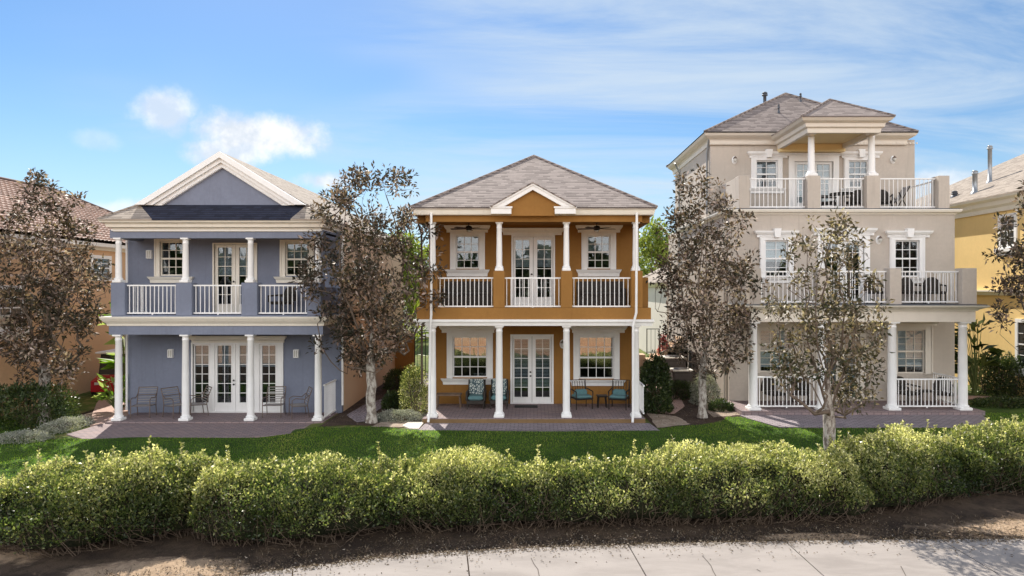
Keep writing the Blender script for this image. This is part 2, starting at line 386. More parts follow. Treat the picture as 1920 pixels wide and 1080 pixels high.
FARG = groundmat('far_grass', ((.06, .10, .02), (.10, .14, .03), (.30, .22, .10)), .12, .3, 3)
def vergemat():
    m, nt, b, out = newmat('verge_soil'); b.inputs['Roughness'].default_value = .95; b.inputs['Specular IOR Level'].default_value = .12
    tc = nt.nodes.new('ShaderNodeTexCoord').outputs['Object']
    a = noise(nt, tc, 1.6, 8, .65, .4); f2 = noise(nt, tc, 26, 6, .75); f3 = noise(nt, tc, 7, 6, .7)
    c = mixc(nt, mapr(nt, a, .35, .65), (.055, .04, .032), (.12, .085, .06)); c = mixc(nt, mapr(nt, f3, .5, .7, 0, .7), c, (.035, .03, .022))
    acc = None
    for x, y, rx, ry in ((-9.9, 11.7, 1.5, .8), (-6.1, 11.0, 1.3, .55), (9.6, 13.0, 1.8, .45), (5.2, 12.5, 1.0, .22), (-9.2, 10.3, 1.2, .3)):
        v = nt.nodes.new('ShaderNodeVectorMath'); v.operation = 'LENGTH'; nt.links.new(vmul(nt, tc, (1/rx, 1/ry, 0), (-x/rx, -y/ry, 0)), v.inputs[0])
        q = mapr(nt, mth(nt, 'ADD', v.outputs['Value'], mth(nt, 'MULTIPLY', mth(nt, 'SUBTRACT', a, .5), 1.8)), 1.15, .75)
        acc = q if acc is None else mth(nt, 'MAXIMUM', acc, q)
    s = mixc(nt, mapr(nt, f3, .4, .65), (.52, .38, .26), (.40, .29, .20)); c = mixc(nt, acc, c, s)
    c = mixc(nt, mapr(nt, f2, .52, .72, 0, .7), c, (.06, .045, .035)); nt.links.new(c, b.inputs['Base Color'])
    bn = nt.nodes.new('ShaderNodeBump'); bn.inputs['Strength'].default_value = 1.0; bn.inputs['Distance'].default_value = .05
    nt.links.new(f2, bn.inputs['Height']); nt.links.new(bn.outputs[0], b.inputs['Normal']); return m
DIRT = vergemat()
SANDM = groundmat('sandy_bank', ((.62, .31, .15), (.60, .36, .19), (.40, .21, .11)), .2, .3, 6)
MULCH = groundmat('mulch', ((.045, .03, .024), (.08, .055, .04), (.14, .10, .075)), 2, 1, 30)
PEBBLE = groundmat('pebbles', ((.34, .27, .21), (.45, .37, .30), (.16, .12, .10)), 3, 1, 34)
def walkmat():
    m, nt, b, out = newmat('sidewalk_concrete'); b.inputs['Roughness'].default_value = .85; b.inputs['Specular IOR Level'].default_value = .25
    tc = nt.nodes.new('ShaderNodeTexCoord').outputs['Object']
    a = noise(nt, vmul(nt, tc, (.6, 1.6, 1)), 1.4, 7, .6, .4); g = noise(nt, tc, 40, 4, .7)
    c = mixc(nt, mapr(nt, a, .30, .62), (.255, .228, .21), (.325, .292, .27)); c = mixc(nt, mapr(nt, g, .5, .75, 0, .35), c, (.31, .275, .25))
    st = noise(nt, vmul(nt, tc, (.5, 3, 1)), 2.2, 5, .6); c = mixc(nt, mapr(nt, st, .6, .72, 0, .45), c, (.27, .24, .215))
    nt.links.new(c, b.inputs['Base Color'])
    bn = nt.nodes.new('ShaderNodeBump'); bn.inputs['Strength'].default_value = .3; bn.inputs['Distance'].default_value = .01
    nt.links.new(g, bn.inputs['Height']); nt.links.new(bn.outputs[0], b.inputs['Normal']); return m
WALK = walkmat()
TILE = paint('clay_tile', (.50, .37, .31), .8, .28, 2.5, .3, 40)
# ------------------------------------------------------------------ terrain and ground
def ss(a, b, x):
    t = min(1, max(0, (x-a)/(b-a))); return t*t*(3-2*t)
def gz(x, y):
    z = -.33+.31*ss(13.2, 19.6, y) - .17*ss(-5.2, -8.0, x)*ss(16, 19, y)*(1-ss(24, 30, y))
    z += .035*math.sin(x*.8+1.3)*math.sin(y*.9)*ss(13, 15, y)*(1-ss(20, 21, y))
    return z
def clip(poly, x0, x1, y0, y1):
    for ax, v, sg in ((0, x0, 1), (0, x1, -1), (1, y0, 1), (1, y1, -1)):
        out = []
        for i in range(len(poly)):
            a, b = poly[i-1], poly[i]; da = (a[ax]-v)*sg; db = (b[ax]-v)*sg
            if (da >= 0) != (db >= 0):
                t = da/(da-db); out.append((a[0]+(b[0]-a[0])*t, a[1]+(b[1]-a[1])*t))
            if db >= 0: out.append(b)
        poly = out
        if len(poly) < 3: return []
    return poly
def drape(name, poly, off, mat, step=.5, kind='structure', zf=gz):
    mb = MB(); xs = [p[0] for p in poly]; ys = [p[1] for p in poly]
    a = sum(poly[i-1][0]*poly[i][1]-poly[i][0]*poly[i-1][1] for i in range(len(poly)))
    if a < 0: poly = poly[::-1]
    for i in range(math.floor(min(xs)/step), math.ceil(max(xs)/step)):
        for j in range(math.floor(min(ys)/step), math.ceil(max(ys)/step)):
            c = clip(poly, i*step, (i+1)*step, j*step, (j+1)*step)
            if len(c) >= 3: mb.face([(p[0], p[1], zf(*p)+off) for p in c], True)
    o = mb.build(name, mat)
    if kind: tag(o, kind=kind)
    return o
def wob(pts, amp, seed, n=6):
    rng = random.Random(seed); out = []
    for i in range(len(pts)):
        a, b = pts[i], pts[(i+1) % len(pts)]
        for k in range(n):
            t = k/n; out.append((a[0]+(b[0]-a[0])*t+rng.uniform(-amp, amp)*(k > 0), a[1]+(b[1]-a[1])*t+rng.uniform(-amp, amp)*(k > 0)))
    return out
gx = [-900, -500, -250, -120, -70]+[-45+i*.5 for i in range(0, 181)]+[60, 90, 140, 250, 500, 900]
gy = [-600, -300, -150, -80, -45, -28, -18, -10]+[-6+i*.5 for i in range(0, 101)]+[50, 60, 80, 120, 200, 400, 900, 1500]
mb = MB(); n = len(gx)
mb.mesh([(x, y, gz(x, y)) for y in gy for x in gx], [(j*n+i, j*n+i+1, (j+1)*n+i+1, (j+1)*n+i) for j in range(len(gy)-1) for i in range(n-1)], True)
tag(mb.build('ground', FARG), kind='structure')
drape('dirt_verge', [(-30, 6), (30, 6), (30, 15.2), (-30, 15.2)], .008, DIRT, .5)
lawn_poly = [(-20, 14.7), (-14, 14.9), (-6, 15.0), (6, 15.0), (12, 15.6), (26, 16.2), (26, 23), (15.2, 24.6), (14.9, 22.4), (7.0, 22.3), (6.4, 22.6), (5.9, 21.6), (5.2, 21.2), (4.4, 21.0), (3.9, 20.6), (-3.9, 20.6), (-4.6, 20.9), (-6.0, 20.9), (-6.8, 21.4), (-14.6, 19.9), (-15.2, 20.8), (-17.8, 23.2), (-20, 23.6)]
drape('lawn', lawn_poly, .016, GRASS, .5)
drape('sandy_ground', wob([(-60, -34), (60, -34), (60, 6.5), (-60, 5.5)], .8, 2), .02, SANDM, 3)
drape('mulch_bed', wob([(-6.75, 21.4), (-3.6, 20.9), (-3.6, 34), (-6.75, 34)], .06, 5), .012, MULCH, .5)
o = drape('mulch_bed', wob([(3.7, 20.8), (5.2, 21.2), (6.3, 22.3), (7.1, 22.9), (7.1, 36), (3.7, 36)], .06, 6), .012, MULCH, .5)
drape('mulch_bed', wob([(-14.2, 22), (-13.7, 24), (-14.2, 34), (-16.2, 34), (-16.0, 24)], .06, 8), .012, MULCH, .5)
drape('pebble_bed', wob([(3.75, 20.75), (4.9, 21.3), (4.7, 22.6), (3.85, 23.4)], .05, 7), .024, PEBBLE, .25)
drape('pebble_bed', wob([(5.9, 22.4), (7.0, 22.9), (6.9, 25.0), (6.0, 25.2)], .05, 9), .024, PEBBLE, .25)
drape('pebble_bed', wob([(-5.0, 20.9), (-3.6, 20.8), (-3.6, 22.0), (-4.8, 21.7)], .05, 10), .024, PEBBLE, .25)
def ribbon(name, cl, w, off, mat):
    mb = MB(); prev = None; pts = []
    for i in range(len(cl)-1):
        for k in range(6):
            t = k/6; pts.append((cl[i][0]*(1-t)+cl[i+1][0]*t, cl[i][1]*(1-t)+cl[i+1][1]*t))
    pts.append(cl[-1])
    for i, p in enumerate(pts):
        a = Vector(pts[max(0, i-1)]); b = Vector(pts[min(len(pts)-1, i+1)]); d = (b-a).normalized(); nn = Vector((d.y, -d.x))*w/2
        l = (p[0]-nn.x, p[1]-nn.y); r = (p[0]+nn.x, p[1]+nn.y)
        if prev: mb.face([(*prev[0], gz(*prev[0])+off), (*prev[1], gz(*prev[1])+off), (*r, gz(*r)+off), (*l, gz(*l)+off)], True)
        prev = (l, r)
    return tag(mb.build(name, mat), kind='structure')
ribbon('garden_path', [(4.3, 23.2), (4.95, 24.6), (5.2, 26.5), (5.0, 29), (4.6, 33), (4.5, 38)], .95, .03, PAVERR)
ribbon('garden_path', [(-5.2, 21.8), (-5.9, 23.2), (-5.8, 25), (-5.0, 27), (-5.1, 30), (-5.3, 34)], .9, .03, PAVERG)
ribbon('garden_path', [(-13.4, 21.6), (-15.0, 24.2), (-16.3, 26.5), (-16.2, 34)], 1.1, .03, PAVERR)
ribbon('garden_path', [(15.4, 26.8), (18, 26.2), (23, 25.3)], 1.0, .03, PAVERR)
# patios
def patio(poly, z, mat):
    mb = MB(); mb.slab([(x, y, z) for x, y in poly], .25); return tag(mb.build('patio', mat), kind='structure')
patio([(-14.1, 20.6), (-13.2, 19.95), (-8.2, 20.25), (-7.3, 20.7), (-6.75, 21.6), (-6.75, 22.3), (-14.0, 22.3)], -.155, PAVER)
patio([(-3.45, 20.35), (3.75, 20.3), (3.62, 21.42), (-3.4, 21.42)], .012, PAVERG)
patio([(7.45, 20.75), (14.15, 20.7), (14.9, 22.72), (6.85, 22.72), (6.95, 22.1)], .03, PAVERG)
mb = MB(); mb.slab([(-3.75, 20.55, .03), (-3.46, 20.5, .03), (-3.46, 21.5, .03), (-3.95, 21.55, .03), (-4.05, 21.0, .03)], .2); tag(mb.build('stepping_slab', CONC), kind='structure')
# sidewalk of slabs with joints, far edge curved
edge = [(-12.5, 6.2), (-9, 8.2), (-6.5, 9.85), (-4.42, 10.86), (-3.18, 11.27), (-1.84, 11.66), (0, 11.92), (2.85, 12.15), (5.5, 12.28), (8.7, 12.35), (12, 12.3), (17, 12.1), (24, 11.6)]
def ept(s):
    i = 0
    for i in range(len(edge)-1):
        L = math.dist(edge[i], edge[i+1])
        if s <= L or i == len(edge)-2: break
        s -= L
    a, b = edge[i], edge[i+1]; t = s/math.dist(a, b); return Vector((a[0]+(b[0]-a[0])*t, a[1]+(b[1]-a[1])*t))
tot = sum(math.dist(edge[i], edge[i+1]) for i in range(len(edge)-1))
# arc position of the joint seen at x=-1.13
s0 = 0; 
while ept(s0).x < -1.16: s0 += .01
mb = MB(); Lj = 2.84; k0 = -int(s0/Lj); s = s0+k0*Lj
while s < tot-.1:
    e = min(s+Lj, tot-.02); nseg = 6; q = []
    for k in range(nseg+1):
        t = s+.011+(e-s-.022)*k/nseg; p = ept(max(t, 0)); d = (ept(max(t, 0)+.3)-ept(max(t-.3, 0))).normalized(); nn = Vector((d.y, -d.x)); q.append((p, p+nn*3.4))
    for k in range(nseg):
        a, b, c, d = q[k][0], q[k+1][0], q[k+1][1], q[k][1]
        mb.slab([(a.x, a.y, -.285), (b.x, b.y, -.285), (c.x, c.y, -.30), (d.x, d.y, -.30)], .12)
    s += Lj
tag(mb.build('sidewalk', WALK), kind='structure')
CRACK = paint('crack_fill', (.10, .085, .075), .9)
mb = MB(); rng = random.Random(4)
for pxs in ([(997, 1047), (1003, 1058), (1009, 1068), (1013, 1082)], [(1319, 1043), (1326, 1052), (1331, 1061), (1336, 1072), (1342, 1082)], [(1420, 1068), (1426, 1072)], [(1690, 1062), (1700, 1080)]):
    P = []
    for px, py in pxs:
        D = 4.54*F/(py-540); P.append((X(px, D)+rng.uniform(-.02, .02), D))
    for a, b in zip(P[:-1], P[1:]): mb.face([(a[0]-.008, a[1], -.282), (b[0]-.008, b[1], -.284), (b[0]+.006, b[1], -.284), (a[0]+.006, a[1], -.282)])
tag(mb.build('crack', CRACK), kind='structure')

# ------------------------------------------------------------------ building parts
def window(root, px, D, zt=None, cols=3, rows=2, trim=.19, header=None, sill=None, blind=.45, key=False, dent=False, mat=WHITE, glass=GLASS, rail=True, hx=None, sx=None, top=None, bmat=BLIND, headmat=None):
    """px = (left,right,top,bottom) of the sash in photo pixels, on the wall whose face is at depth D"""
    x0, x1, z1, z0 = X(px[0], D), X(px[1], D), Z(px[2], D), Z(px[3], D)
    t = trim; y = D
    m = MB(); tt = top if top is not None else t
    for a, b, c, d in ((x0-t, x0, z0-.03, z1+tt), (x1, x1+t, z0-.03, z1+tt), (x0, x1, z1, z1+tt)):
        m.box(a, b, y-.06, y+.04, c, d)
    m.box(x0-t+.03, x0-t+.06, y-.085, y-.06, z0, z1+tt-.01); m.box(x1+t-.06, x1+t-.03, y-.085, y-.06, z0, z1+tt-.01)
    f = .045
    m.box(x0, x0+f, y+.02, y+.09, z0, z1); m.box(x1-f, x1, y+.02, y+.09, z0, z1); m.box(x0+f, x1-f, y+.02, y+.09, z1-f, z1); m.box(x0+f, x1-f, y+.02, y+.09, z0, z0+f)
    zm = (z0+z1)/2
    if rail: m.box(x0+f, x1-f, y+.015, y+.085, zm-.03, zm+.03)
    for i in range(1, cols):
        xx = x0+f+(x1-x0-2*f)*i/cols; m.box(xx-.011, xx+.011, y+.035, y+.06, z0+f, z1-f)
    seg = ((z0+f, zm-.03), (zm+.03, z1-f)) if rail else ((z0+f, z1-f),)
    for a, b in seg:
        for j in range(1, rows):
            zz = a+(b-a)*j/rows; m.box(x0+f, x1-f, y+.037, y+.058, zz-.011, zz+.011)
    w = m.build('window', mat, root)
    g = MB(); g.box(x0+.02, x1-.02, y+.064, y+.070, z0+.02, z1-.02); g.build('pane', glass, w)
    if blind:
        g = MB(); zb = z1-(z1-z0)*blind; zz = z1-.02
        while zz > zb: g.box(x0+.02, x1-.02, y+.11, y+.125, zz-.045, zz-.004); zz -= .05
        g.build('blind', bmat, w)
    if sill:
        a, b = sx if sx else (x0-t-.06, x1+t+.06); h = sill; g = MB()
        g.sweep([(a+.07, y+.02), (a+.07, y), (b-.07, y), (b-.07, y+.02)], [(0, z0-.03-h), (.05, z0-.03-h), (.06, z0-.03-h*.55), (.10, z0-.03-h*.3), (.13, z0-.035), (0, z0-.035)])
        g.build('window_sill', mat, w)
    if header:
        a, b = hx if hx else (x0-t-.1, x1+t+.1); h = header; zb = z1+tt; g = MB()
        g.sweep([(a+.12, y+.02), (a+.12, y), (b-.12, y), (b-.12, y+.02)], [(0, zb+.003), (.07, zb+.003), (.07, zb+h*.35), (.11, zb+h*.5), (.15, zb+h*.75), (.16, zb+h), (0, zb+h)])
        if dent:
            k = a+.12
            while k < b-.12: g.box(k, k+.03, y-.10, y-.075, zb+h*.22, zb+h*.36); k += .06
        if key:
            xm = (a+b)/2; g.slab([(xm-.09, y-.20, zb+.0), (xm+.09, y-.20, zb+.0), (xm+.13, y-.20, zb+h+.08), (xm-.13, y-.20, zb+h+.08)], .18, (0, 1, 0))
        g.build('window_header', headmat or mat, w)
    return (x0, x1, z0, z1)
def door(root, x0, x1, z0, z1, D, leaves, rows=6, trim=.14, header=None, mat=WHITE, blind=0, hx=None, glass=GLASS, knob=True, dent=False, headmat=None, key=False, bmat=BLIND, slats=False):
    """glazed door set; leaves = [(x0,x1,gx0,gx1,gz0,gz1)] in metres"""
    y = D; m = MB(); t = trim
    m.box(x0-t, x0, y-.05, y+.05, z0, z1+t); m.box(x1, x1+t, y-.05, y+.05, z0, z1+t); m.box(x0, x1, y-.05, y+.05, z1, z1+t)
    m.box(x0, x1, y-.03, y+.12, z0, z0+.03)
    w = m.build('french_door', mat, root)
    for (a, b, ga, gb, c, d) in leaves:
        l = MB(); q = .006; ya, yb = y+.03, y+.075
        l.box(a+q, ga, ya, yb, z0+.035, z1-q); l.box(gb, b-q, ya, yb, z0+.035, z1-q); l.box(ga, gb, ya, yb, d, z1-q); l.box(ga, gb, ya, yb, z0+.035, c)
        l.box((ga+gb)/2-.011, (ga+gb)/2+.011, ya+.01, yb-.01, c, d)
        for j in range(1, rows):
            zz = c+(d-c)*j/rows; l.box(ga, gb, ya+.012, yb-.012, zz-.011, zz+.011)
        e = .012
        l.box(ga-.03, ga, ya-e, ya, c-.03, d+.03); l.box(gb, gb+.03, ya-e, ya, c-.03, d+.03); l.box(ga, gb, ya-e, ya, d, d+.03); l.box(ga, gb, ya-e, ya, c-.03, c)
        l.build('door_leaf', mat, w)
        g = MB(); g.box(ga-.01, gb+.01, y+.052, y+.056, c-.01, d+.01); g.build('pane', glass, w)
        if blind:
            g = MB(); zz = d; zb = d-(d-c)*blind
            while zz > zb: g.box(ga-.01, gb+.01, y+.095, y+.11, zz-(.03 if slats else .045), zz-.004); zz -= .05
            g.build('blind', bmat, w)
    if knob:
        xm = leaves[len(leaves)//2][0]-.055; g = MB()
        for zz in (z0+.98, z0+1.12): g.lathe(xm, y, [(.001, zz-.03), (.03, zz-.02), (.034, zz), (.03, zz+.02), (.001, zz+.03)], 10)
        g.build('door_handle', BRASS, w)
    if header:
        a, b = hx if hx else (x0-t-.1, x1+t+.1); h = header; zb = z1+t; g = MB()
        g.sweep([(a+.12, y+.02), (a+.12, y), (b-.12, y), (b-.12, y+.02)], [(0, zb+.003), (.07, zb+.003), (.07, zb+h*.35), (.11, zb+h*.5), (.15, zb+h*.75), (.16, zb+h), (0, zb+h)])
        if dent:
            k = a+.12
            while k < b-.12: g.box(k, k+.03, y-.10, y-.075, zb+h*.22, zb+h*.36); k += .06
        if key:
            xm = (a+b)/2; g.slab([(xm-.09, y-.20, zb), (xm+.09, y-.20, zb), (xm+.13, y-.20, zb+h+.08), (xm-.13, y-.20, zb+h+.08)], .18, (0, 1, 0))
        g.build('door_header', headmat or mat, w)
    return w
def column(root, x, y, z0, z1, r=.12, mat=WHITE, name='porch_column'):
    g = MB(); b = r*1.42; g.bbox(x-b, x+b, y-b, y+b, z0, z0+.09, .012)
    g.lathe(x, y, [(r*1.3, z0+.09), (r*1.34, z0+.115), (r*1.3, z0+.145), (r*1.08, z0+.155), (r*1.02, z0+.19), (r, z0+.25), (r*.99, z0+(z1-z0)*.35), (r*.86, z1-.20), (r*.96, z1-.185), (r*.96, z1-.165), (r*.86, z1-.155), (r*.87, z1-.09), (r*1.12, z1-.05)], 24)
    g.box(x-r*1.2, x+r*1.2, y-r*1.2, y+r*1.2, z1-.05, z1-.002)
    return g.build(name, mat, root)
def railing(root, p0, p1, z0, z1, sp=.135, mat=WHITE, name='balcony_railing', bw=.022):
    g = MB(); a = Vector(p0); b = Vector(p1); L = (b-a).length; ax = abs(b.x-a.x) > abs(b.y-a.y)
    def bar(u0, u1, w, c, d):
        if ax: g.box(a.x+u0, a.x+u1, a.y-w, a.y+w, c, d)
        else: g.box(a.x-w, a.x+w, a.y+u0, a.y+u1, c, d)
    bar(0, L, .03, z1-.045, z1); bar(0, L, .022, z0, z0+.045)
    n = max(2, int(L/sp))
    for i in range(n):
        u = (i+.5)*L/n; bar(u-bw/2, u+bw/2, bw/2, z0+.045, z1-.045)
    bar(L/2-.02, L/2+.02, .015, z0-.04, z0)
    return g.build(name, mat, root)
def cornice(root, path, prof, mat, name='cornice', dent=None):
    g = MB(); g.sweep(path, prof)
    if dent:
        x0, x1, y, z, sp = dent; k = x0
        while k < x1: g.box(k, k+sp*.5, y, y+.03, z, z+.05); k += sp
    return g.build(name, mat, root)
def downspout(root, pts, mat=WHITE, r=.04):
    g = MB(); g.tube(pts, r, 8); return g.build('downspout', mat, root)
def lamp(root, x, y, z, oval=False):
    g = MB()
    if oval:
        def ring(rx, rz, yy): return [(x+rx*math.cos(k*math.pi/8), yy, z+rz*math.sin(k*math.pi/8)) for k in range(16)]
        g.rings([ring(.10, .16, y-.002), ring(.10, .16, y-.02), ring(.06, .10, y-.035)][::-1], True)
        l = g.build('wall_lantern', WHITE, root)
        h = MB(); h.lathe(x, y-.13, [(.02, z-.10), (.055, z-.07), (.07, z+.04), (.03, z+.09)], 10); h.build('lantern_glass', LAMPG, l)
        h = MB(); h.lathe(x, y-.13, [(.075, z+.04), (.08, z+.055), (.03, z+.12), (.01, z+.14)], 10); h.box(x-.01, x+.01, y-.13, y-.03, z+.09, z+.11); h.build('lantern_cap', BRONZE, l)
    else:
        g.box(x-.09, x+.09, y-.02, y, z-.15, z+.15)
        for a, b, c, d in ((-.085, -.06, -.14, .14), (.06, .085, -.14, .14), (-.06, .06, .115, .14), (-.06, .06, -.14, -.115)): g.box(x+a, x+b, y-.10, y-.02, z+c, z+d)
        g.box(x-.012, x+.012, y-.105, y-.02, z-.115, z+.115)
        l = g.build('wall_lantern', WHITE, root)
        h = MB(); h.box(x-.058, x+.058, y-.08, y-.022, z-.112, z+.112); h.build('lantern_glass', LAMPG, l)
    return l
def rooms(root, x0, x1, y0, y1, z0, z1, floors, name='interior'):
    g = MB(); g.box(x0, x1, y0+1.6, y0+1.7, z0, z1)
    for z in floors: g.box(x0, x1, y0, y0+1.6, z-.06, z)
    return g.build(name, ROOM, root)

# ================================================================== ochre two-storey house (middle)
Df, Dw = 21.7, 24.2
hm = thing('house', (0, 24.2, 0), 'ochre two-storey house with hip roof and small front gable, middle of the row', 'house', 'houses in a row')
FL = .15; F2 = 3.62
hw = 3.72
w_g1 = (848.5, 913.6, 630.8, 707.6); w_g2 = (1085.5, 1151, 630.8, 710)
w_u1 = (854.8, 898.7, 441.5, 503.7); w_u2 = (1100.7, 1144.3, 441.5, 503.7)
hp = lambda p: (X(p[0], Dw), X(p[1], Dw), Z(p[3], Dw), Z(p[2], Dw))
dg = (X(957.5, Dw)+.06, X(1037.5, Dw)-.06, FL, Z(629, Dw)-.03); du = (X(960, Dw)+.04, X(1039.5, Dw)-.04, F2, Z(444, Dw))
wl = MB(); wl.wall(-hw, hw, 0, 6.62, Dw, [hp(w_g1), hp(w_g2), hp(w_u1), hp(w_u2), dg, du])
wl.box(-hw, -hw+.2, Dw+.2, 33, 0, 6.62); wl.box(hw-.2, hw, Dw+.2, 33, 0, 6.62); wl.box(-hw+.2, hw-.2, 32.8, 33, 0, 6.62)
wl.build('wall', ORANGE, hm)
rooms(hm, -hw+.2, hw-.2, Dw+.2, 32, 0, 6.6, (FL, F2))
window(hm, w_g1, Dw, cols=4, rows=2, trim=.20, top=.13, header=.26, hx=(X(826, Dw), X(929.5, Dw)), sill=.22, sx=(X(830, Dw), X(929, Dw)), blind=0, glass=GLASS_SKY)
window(hm, w_g2, Dw, cols=4, rows=2, trim=.20, top=.13, header=.26, hx=(X(1070, Dw), X(1173.5, Dw)), sill=.22, sx=(X(1071, Dw), X(1170, Dw)), blind=0, glass=GLASS_SKY)
window(hm, w_u1, Dw, cols=3, rows=2, trim=.20, top=.10, header=.26, hx=(X(835, Dw), X(917.5, Dw)), sill=.25, sx=(X(837, Dw), X(915, Dw)), blind=.5)
window(hm, w_u2, Dw, cols=3, rows=2, trim=.20, top=.10, header=.26, hx=(X(1081, Dw), X(1165, Dw)), sill=.25, sx=(X(1083, Dw), X(1162, Dw)), blind=.5)
def dleaves(x0, x1, gl, zb, zt, D):
    n = len(gl); return [(x0+(x1-x0)*i/n, x0+(x1-x0)*(i+1)/n, X(g[0], D), X(g[1], D), zb, zt) for i, g in enumerate(gl)]
door(hm, *dg, Dw, dleaves(dg[0], dg[1], [(964.5, 990), (1004.5, 1030.5)], Z(744.6, Dw), Z(636, Dw), Dw), rows=6, trim=.07, blind=.85, slats=True)
door(hm, *du, Dw, dleaves(du[0], du[1], [(966.5, 992.6), (1007.4, 1033.5)], Z(557, Dw), Z(450, Dw), Dw), rows=6, trim=.06, header=.24, hx=(X(941, Dw), X(1056, Dw)), blind=.45)
# porch slab, balcony slab and band
g = MB(); g.box(-3.5, 3.5, 21.43, Dw, -.1, FL-.02); g.build('porch_step', paint('worn_step', (.20, .125, .06), .9, .12, 2, .3, 40, streak=.3), hm)
g = MB(); g.box(-3.5, 3.5, 21.44, Dw, FL-.018, FL); g.build('porch_floor', PAVER, hm)
cx = [X(p, Df) for p in (811, 936, 1062, 1192)]
zb0, zb1, zp = Z(611, 21.5), Z(599, 21.5), Z(577, 21.6)
g = MB(); g.box(-hw+.02, hw-.02, 21.56, Dw, zb0+.02, zp); g.build('balcony_slab', ORANGE, hm)
cornice(hm, [(-hw+.02, Dw), (-hw+.02, 21.56), (hw-.02, 21.56), (hw-.02, Dw)], [(.0, zb0), (.03, zb0), (.05, zb0+.08), (.09, zb1-.07), (.09, zb1), (0, zb1)], WHITE, 'band_course')
# piers, side parapets
for i, x in enumerate(cx):
    column(hm, x, Df, FL, zb0, .115)
    column(hm, x, Df+.04, Z(508, Df), Z(416, Df), .095)
for x in cx[1:3]: g = MB(); g.bbox(x-.18, x+.18, Df-.14, Df+.22, zp, Z(508, Df), .01); g.build('balcony_pier', ORANGE, hm)
for x, s in ((cx[0], -1), (cx[3], 1)): g = MB(); g.bbox(x-.16 if s > 0 else x-.2, x+.2 if s > 0 else x+.16, Df-.14, Df+.22, zp, Z(508, Df), .01); g.build('balcony_pier', ORANGE, hm)
for s in (-1, 1):
    g = MB(); g.bbox(min(s*hw, s*(hw-.2)), max(s*hw, s*(hw-.2)), Df+.5, Dw, zp, Z(520, 22.2), .01); g.build('side_parapet', ORANGE, hm)
for a, b in zip(cx[:-1], cx[1:]): railing(hm, (a+.17, Df+.02), (b-.17, Df+.02), Z(577.5, Df)+.03, Z(520, Df))
railing(hm, (3.5, 21.75), (3.5, 23.3), FL+.08, FL+1.0, name='porch_railing')
# eave beam, gable, gutter, roof
zu0, zu1 = Z(416, 21.6), Z(403, 21.5)
g = MB(); g.box(-3.42, 3.42, 21.56, 21.86, zu0, zu1+.12); g.box(-hw, -hw+.25, 21.9, Dw, zu0, zu1+.12); g.box(hw-.25, hw, 21.9, Dw, zu0, zu1+.12)
g.box(-3.42, 3.42, 21.86, Dw, zu0+.12, zu0+.2)
g.build('porch_beam', ORANGE, hm)
ze = Z(388, 21.3)
ex = 3.78
pathL = [(-ex+.0, 33.4), (-ex, 21.38), (X(958, 21.3), 21.38)]; pathR = [(X(1040, 21.3), 21.38), (ex, 21.38), (ex, 33.4)]
prof = [(-.10, zu1), (-.02, zu1), (.0, zu1+.06), (.02, ze-.09), (.08, ze-.02), (.08, ze), (-.10, ze)]
for p in (pathL, pathR): cornice(hm, p, prof, CREAM, 'gutter')
g = MB(); g.box(-ex, ex, 21.48, 21.56, zu1-.01, zu1+.04); g.box(-ex, -hw, 21.56, 33.2, zu1-.01, zu1+.04); g.box(hw, ex, 21.56, 33.2, zu1-.01, zu1+.04); g.build('soffit', WHITE, hm)
# hip roof
zr = Z(292.5, 25.1); yr = 25.1; rx = 3.84
A, B, C, Dd = (-rx, 21.30, ze), (rx, 21.30, ze), (rx, 33.5, ze), (-rx, 33.5, ze); P, Q = (0, yr, zr), (0, 29.6, zr)
g = MB()
for pl in ([A, B, P], [B, C, Q, P], [C, Dd, Q], [Dd, A, P, Q]): g.slab([tuple(p) for p in pl], .05)
for a, b in ((A, P), (B, P), (P, Q)): g.tube([a, b], .055, 6)
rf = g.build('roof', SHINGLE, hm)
# cross gable
xa, xl, xr = X(999, 21.4), X(923, 21.4), X(1077, 21.4); zga, zgb = Z(345, 21.35), Z(389, 21.35)
g = MB(); yg = 21.27
sl_ = (zga-zgb)/(xa-xl)
g.mesh([(X(958, 21.5), yg, zu1-.05), (X(1040, 21.5), yg, zu1-.05), (X(1040, 21.5), yg, zga-.30-(X(1040, 21.5)-xa)*sl_), (xa, yg, zga-.16), (X(958, 21.5), yg, zga-.30-(xa-X(958, 21.5))*sl_)], [(0, 1, 2, 3, 4)])
g.slab([(xl+.3, yg-.003, zgb+.02), (xr-.3, yg-.003, zgb+.02), (xa, yg-.003, zga-.12)], .3, (0, 1, 0)); g.build('gable_wall', ORANGE, hm)
g = MB(); th = .21
for s, xe in ((-1, xl), (1, xr)):
    a, b = Vector((xe, yg-.14, zgb+.0)), Vector((xa, yg-.14, zga)); dn = Vector((0, 0, -th))
    v = [a, b, b+dn, a+Vector((-s*.36, 0, -.0))]
    g.slab([tuple(q) for q in v], .14, (0, 1, 0))
    v2 = [a+Vector((0, -.03, 0)), b+Vector((0, -.03, 0)), b+Vector((0, -.03, -.07)), a+Vector((-s*.10, -.03, 0))]
    g.slab([tuple(q) for q in v2], .028, (0, 1, 0))
g.build('rake_trim', WHITE, hm)
g = MB()
for s, x0_, x1_ in ((-1, X(921, 21.3), X(959, 21.3)), (1, X(1040, 21.3), X(1079, 21.3))):
    x0_, x1_ = min(x0_, x1_), max(x0_, x1_)
    g = MB(); g.box(x0_, x1_, 21.17, 21.5, Z(401.5, 21.3), Z(391, 21.3)); g.box(x0_-.03, x1_+.03, 21.14, 21.5, Z(391, 21.3), Z(388, 21.3)); g.build('gable_return', WHITE, hm)
g = MB()
yb_ = lambda z: 21.30+(z-ze)*(yr-21.3)/(zr-ze)
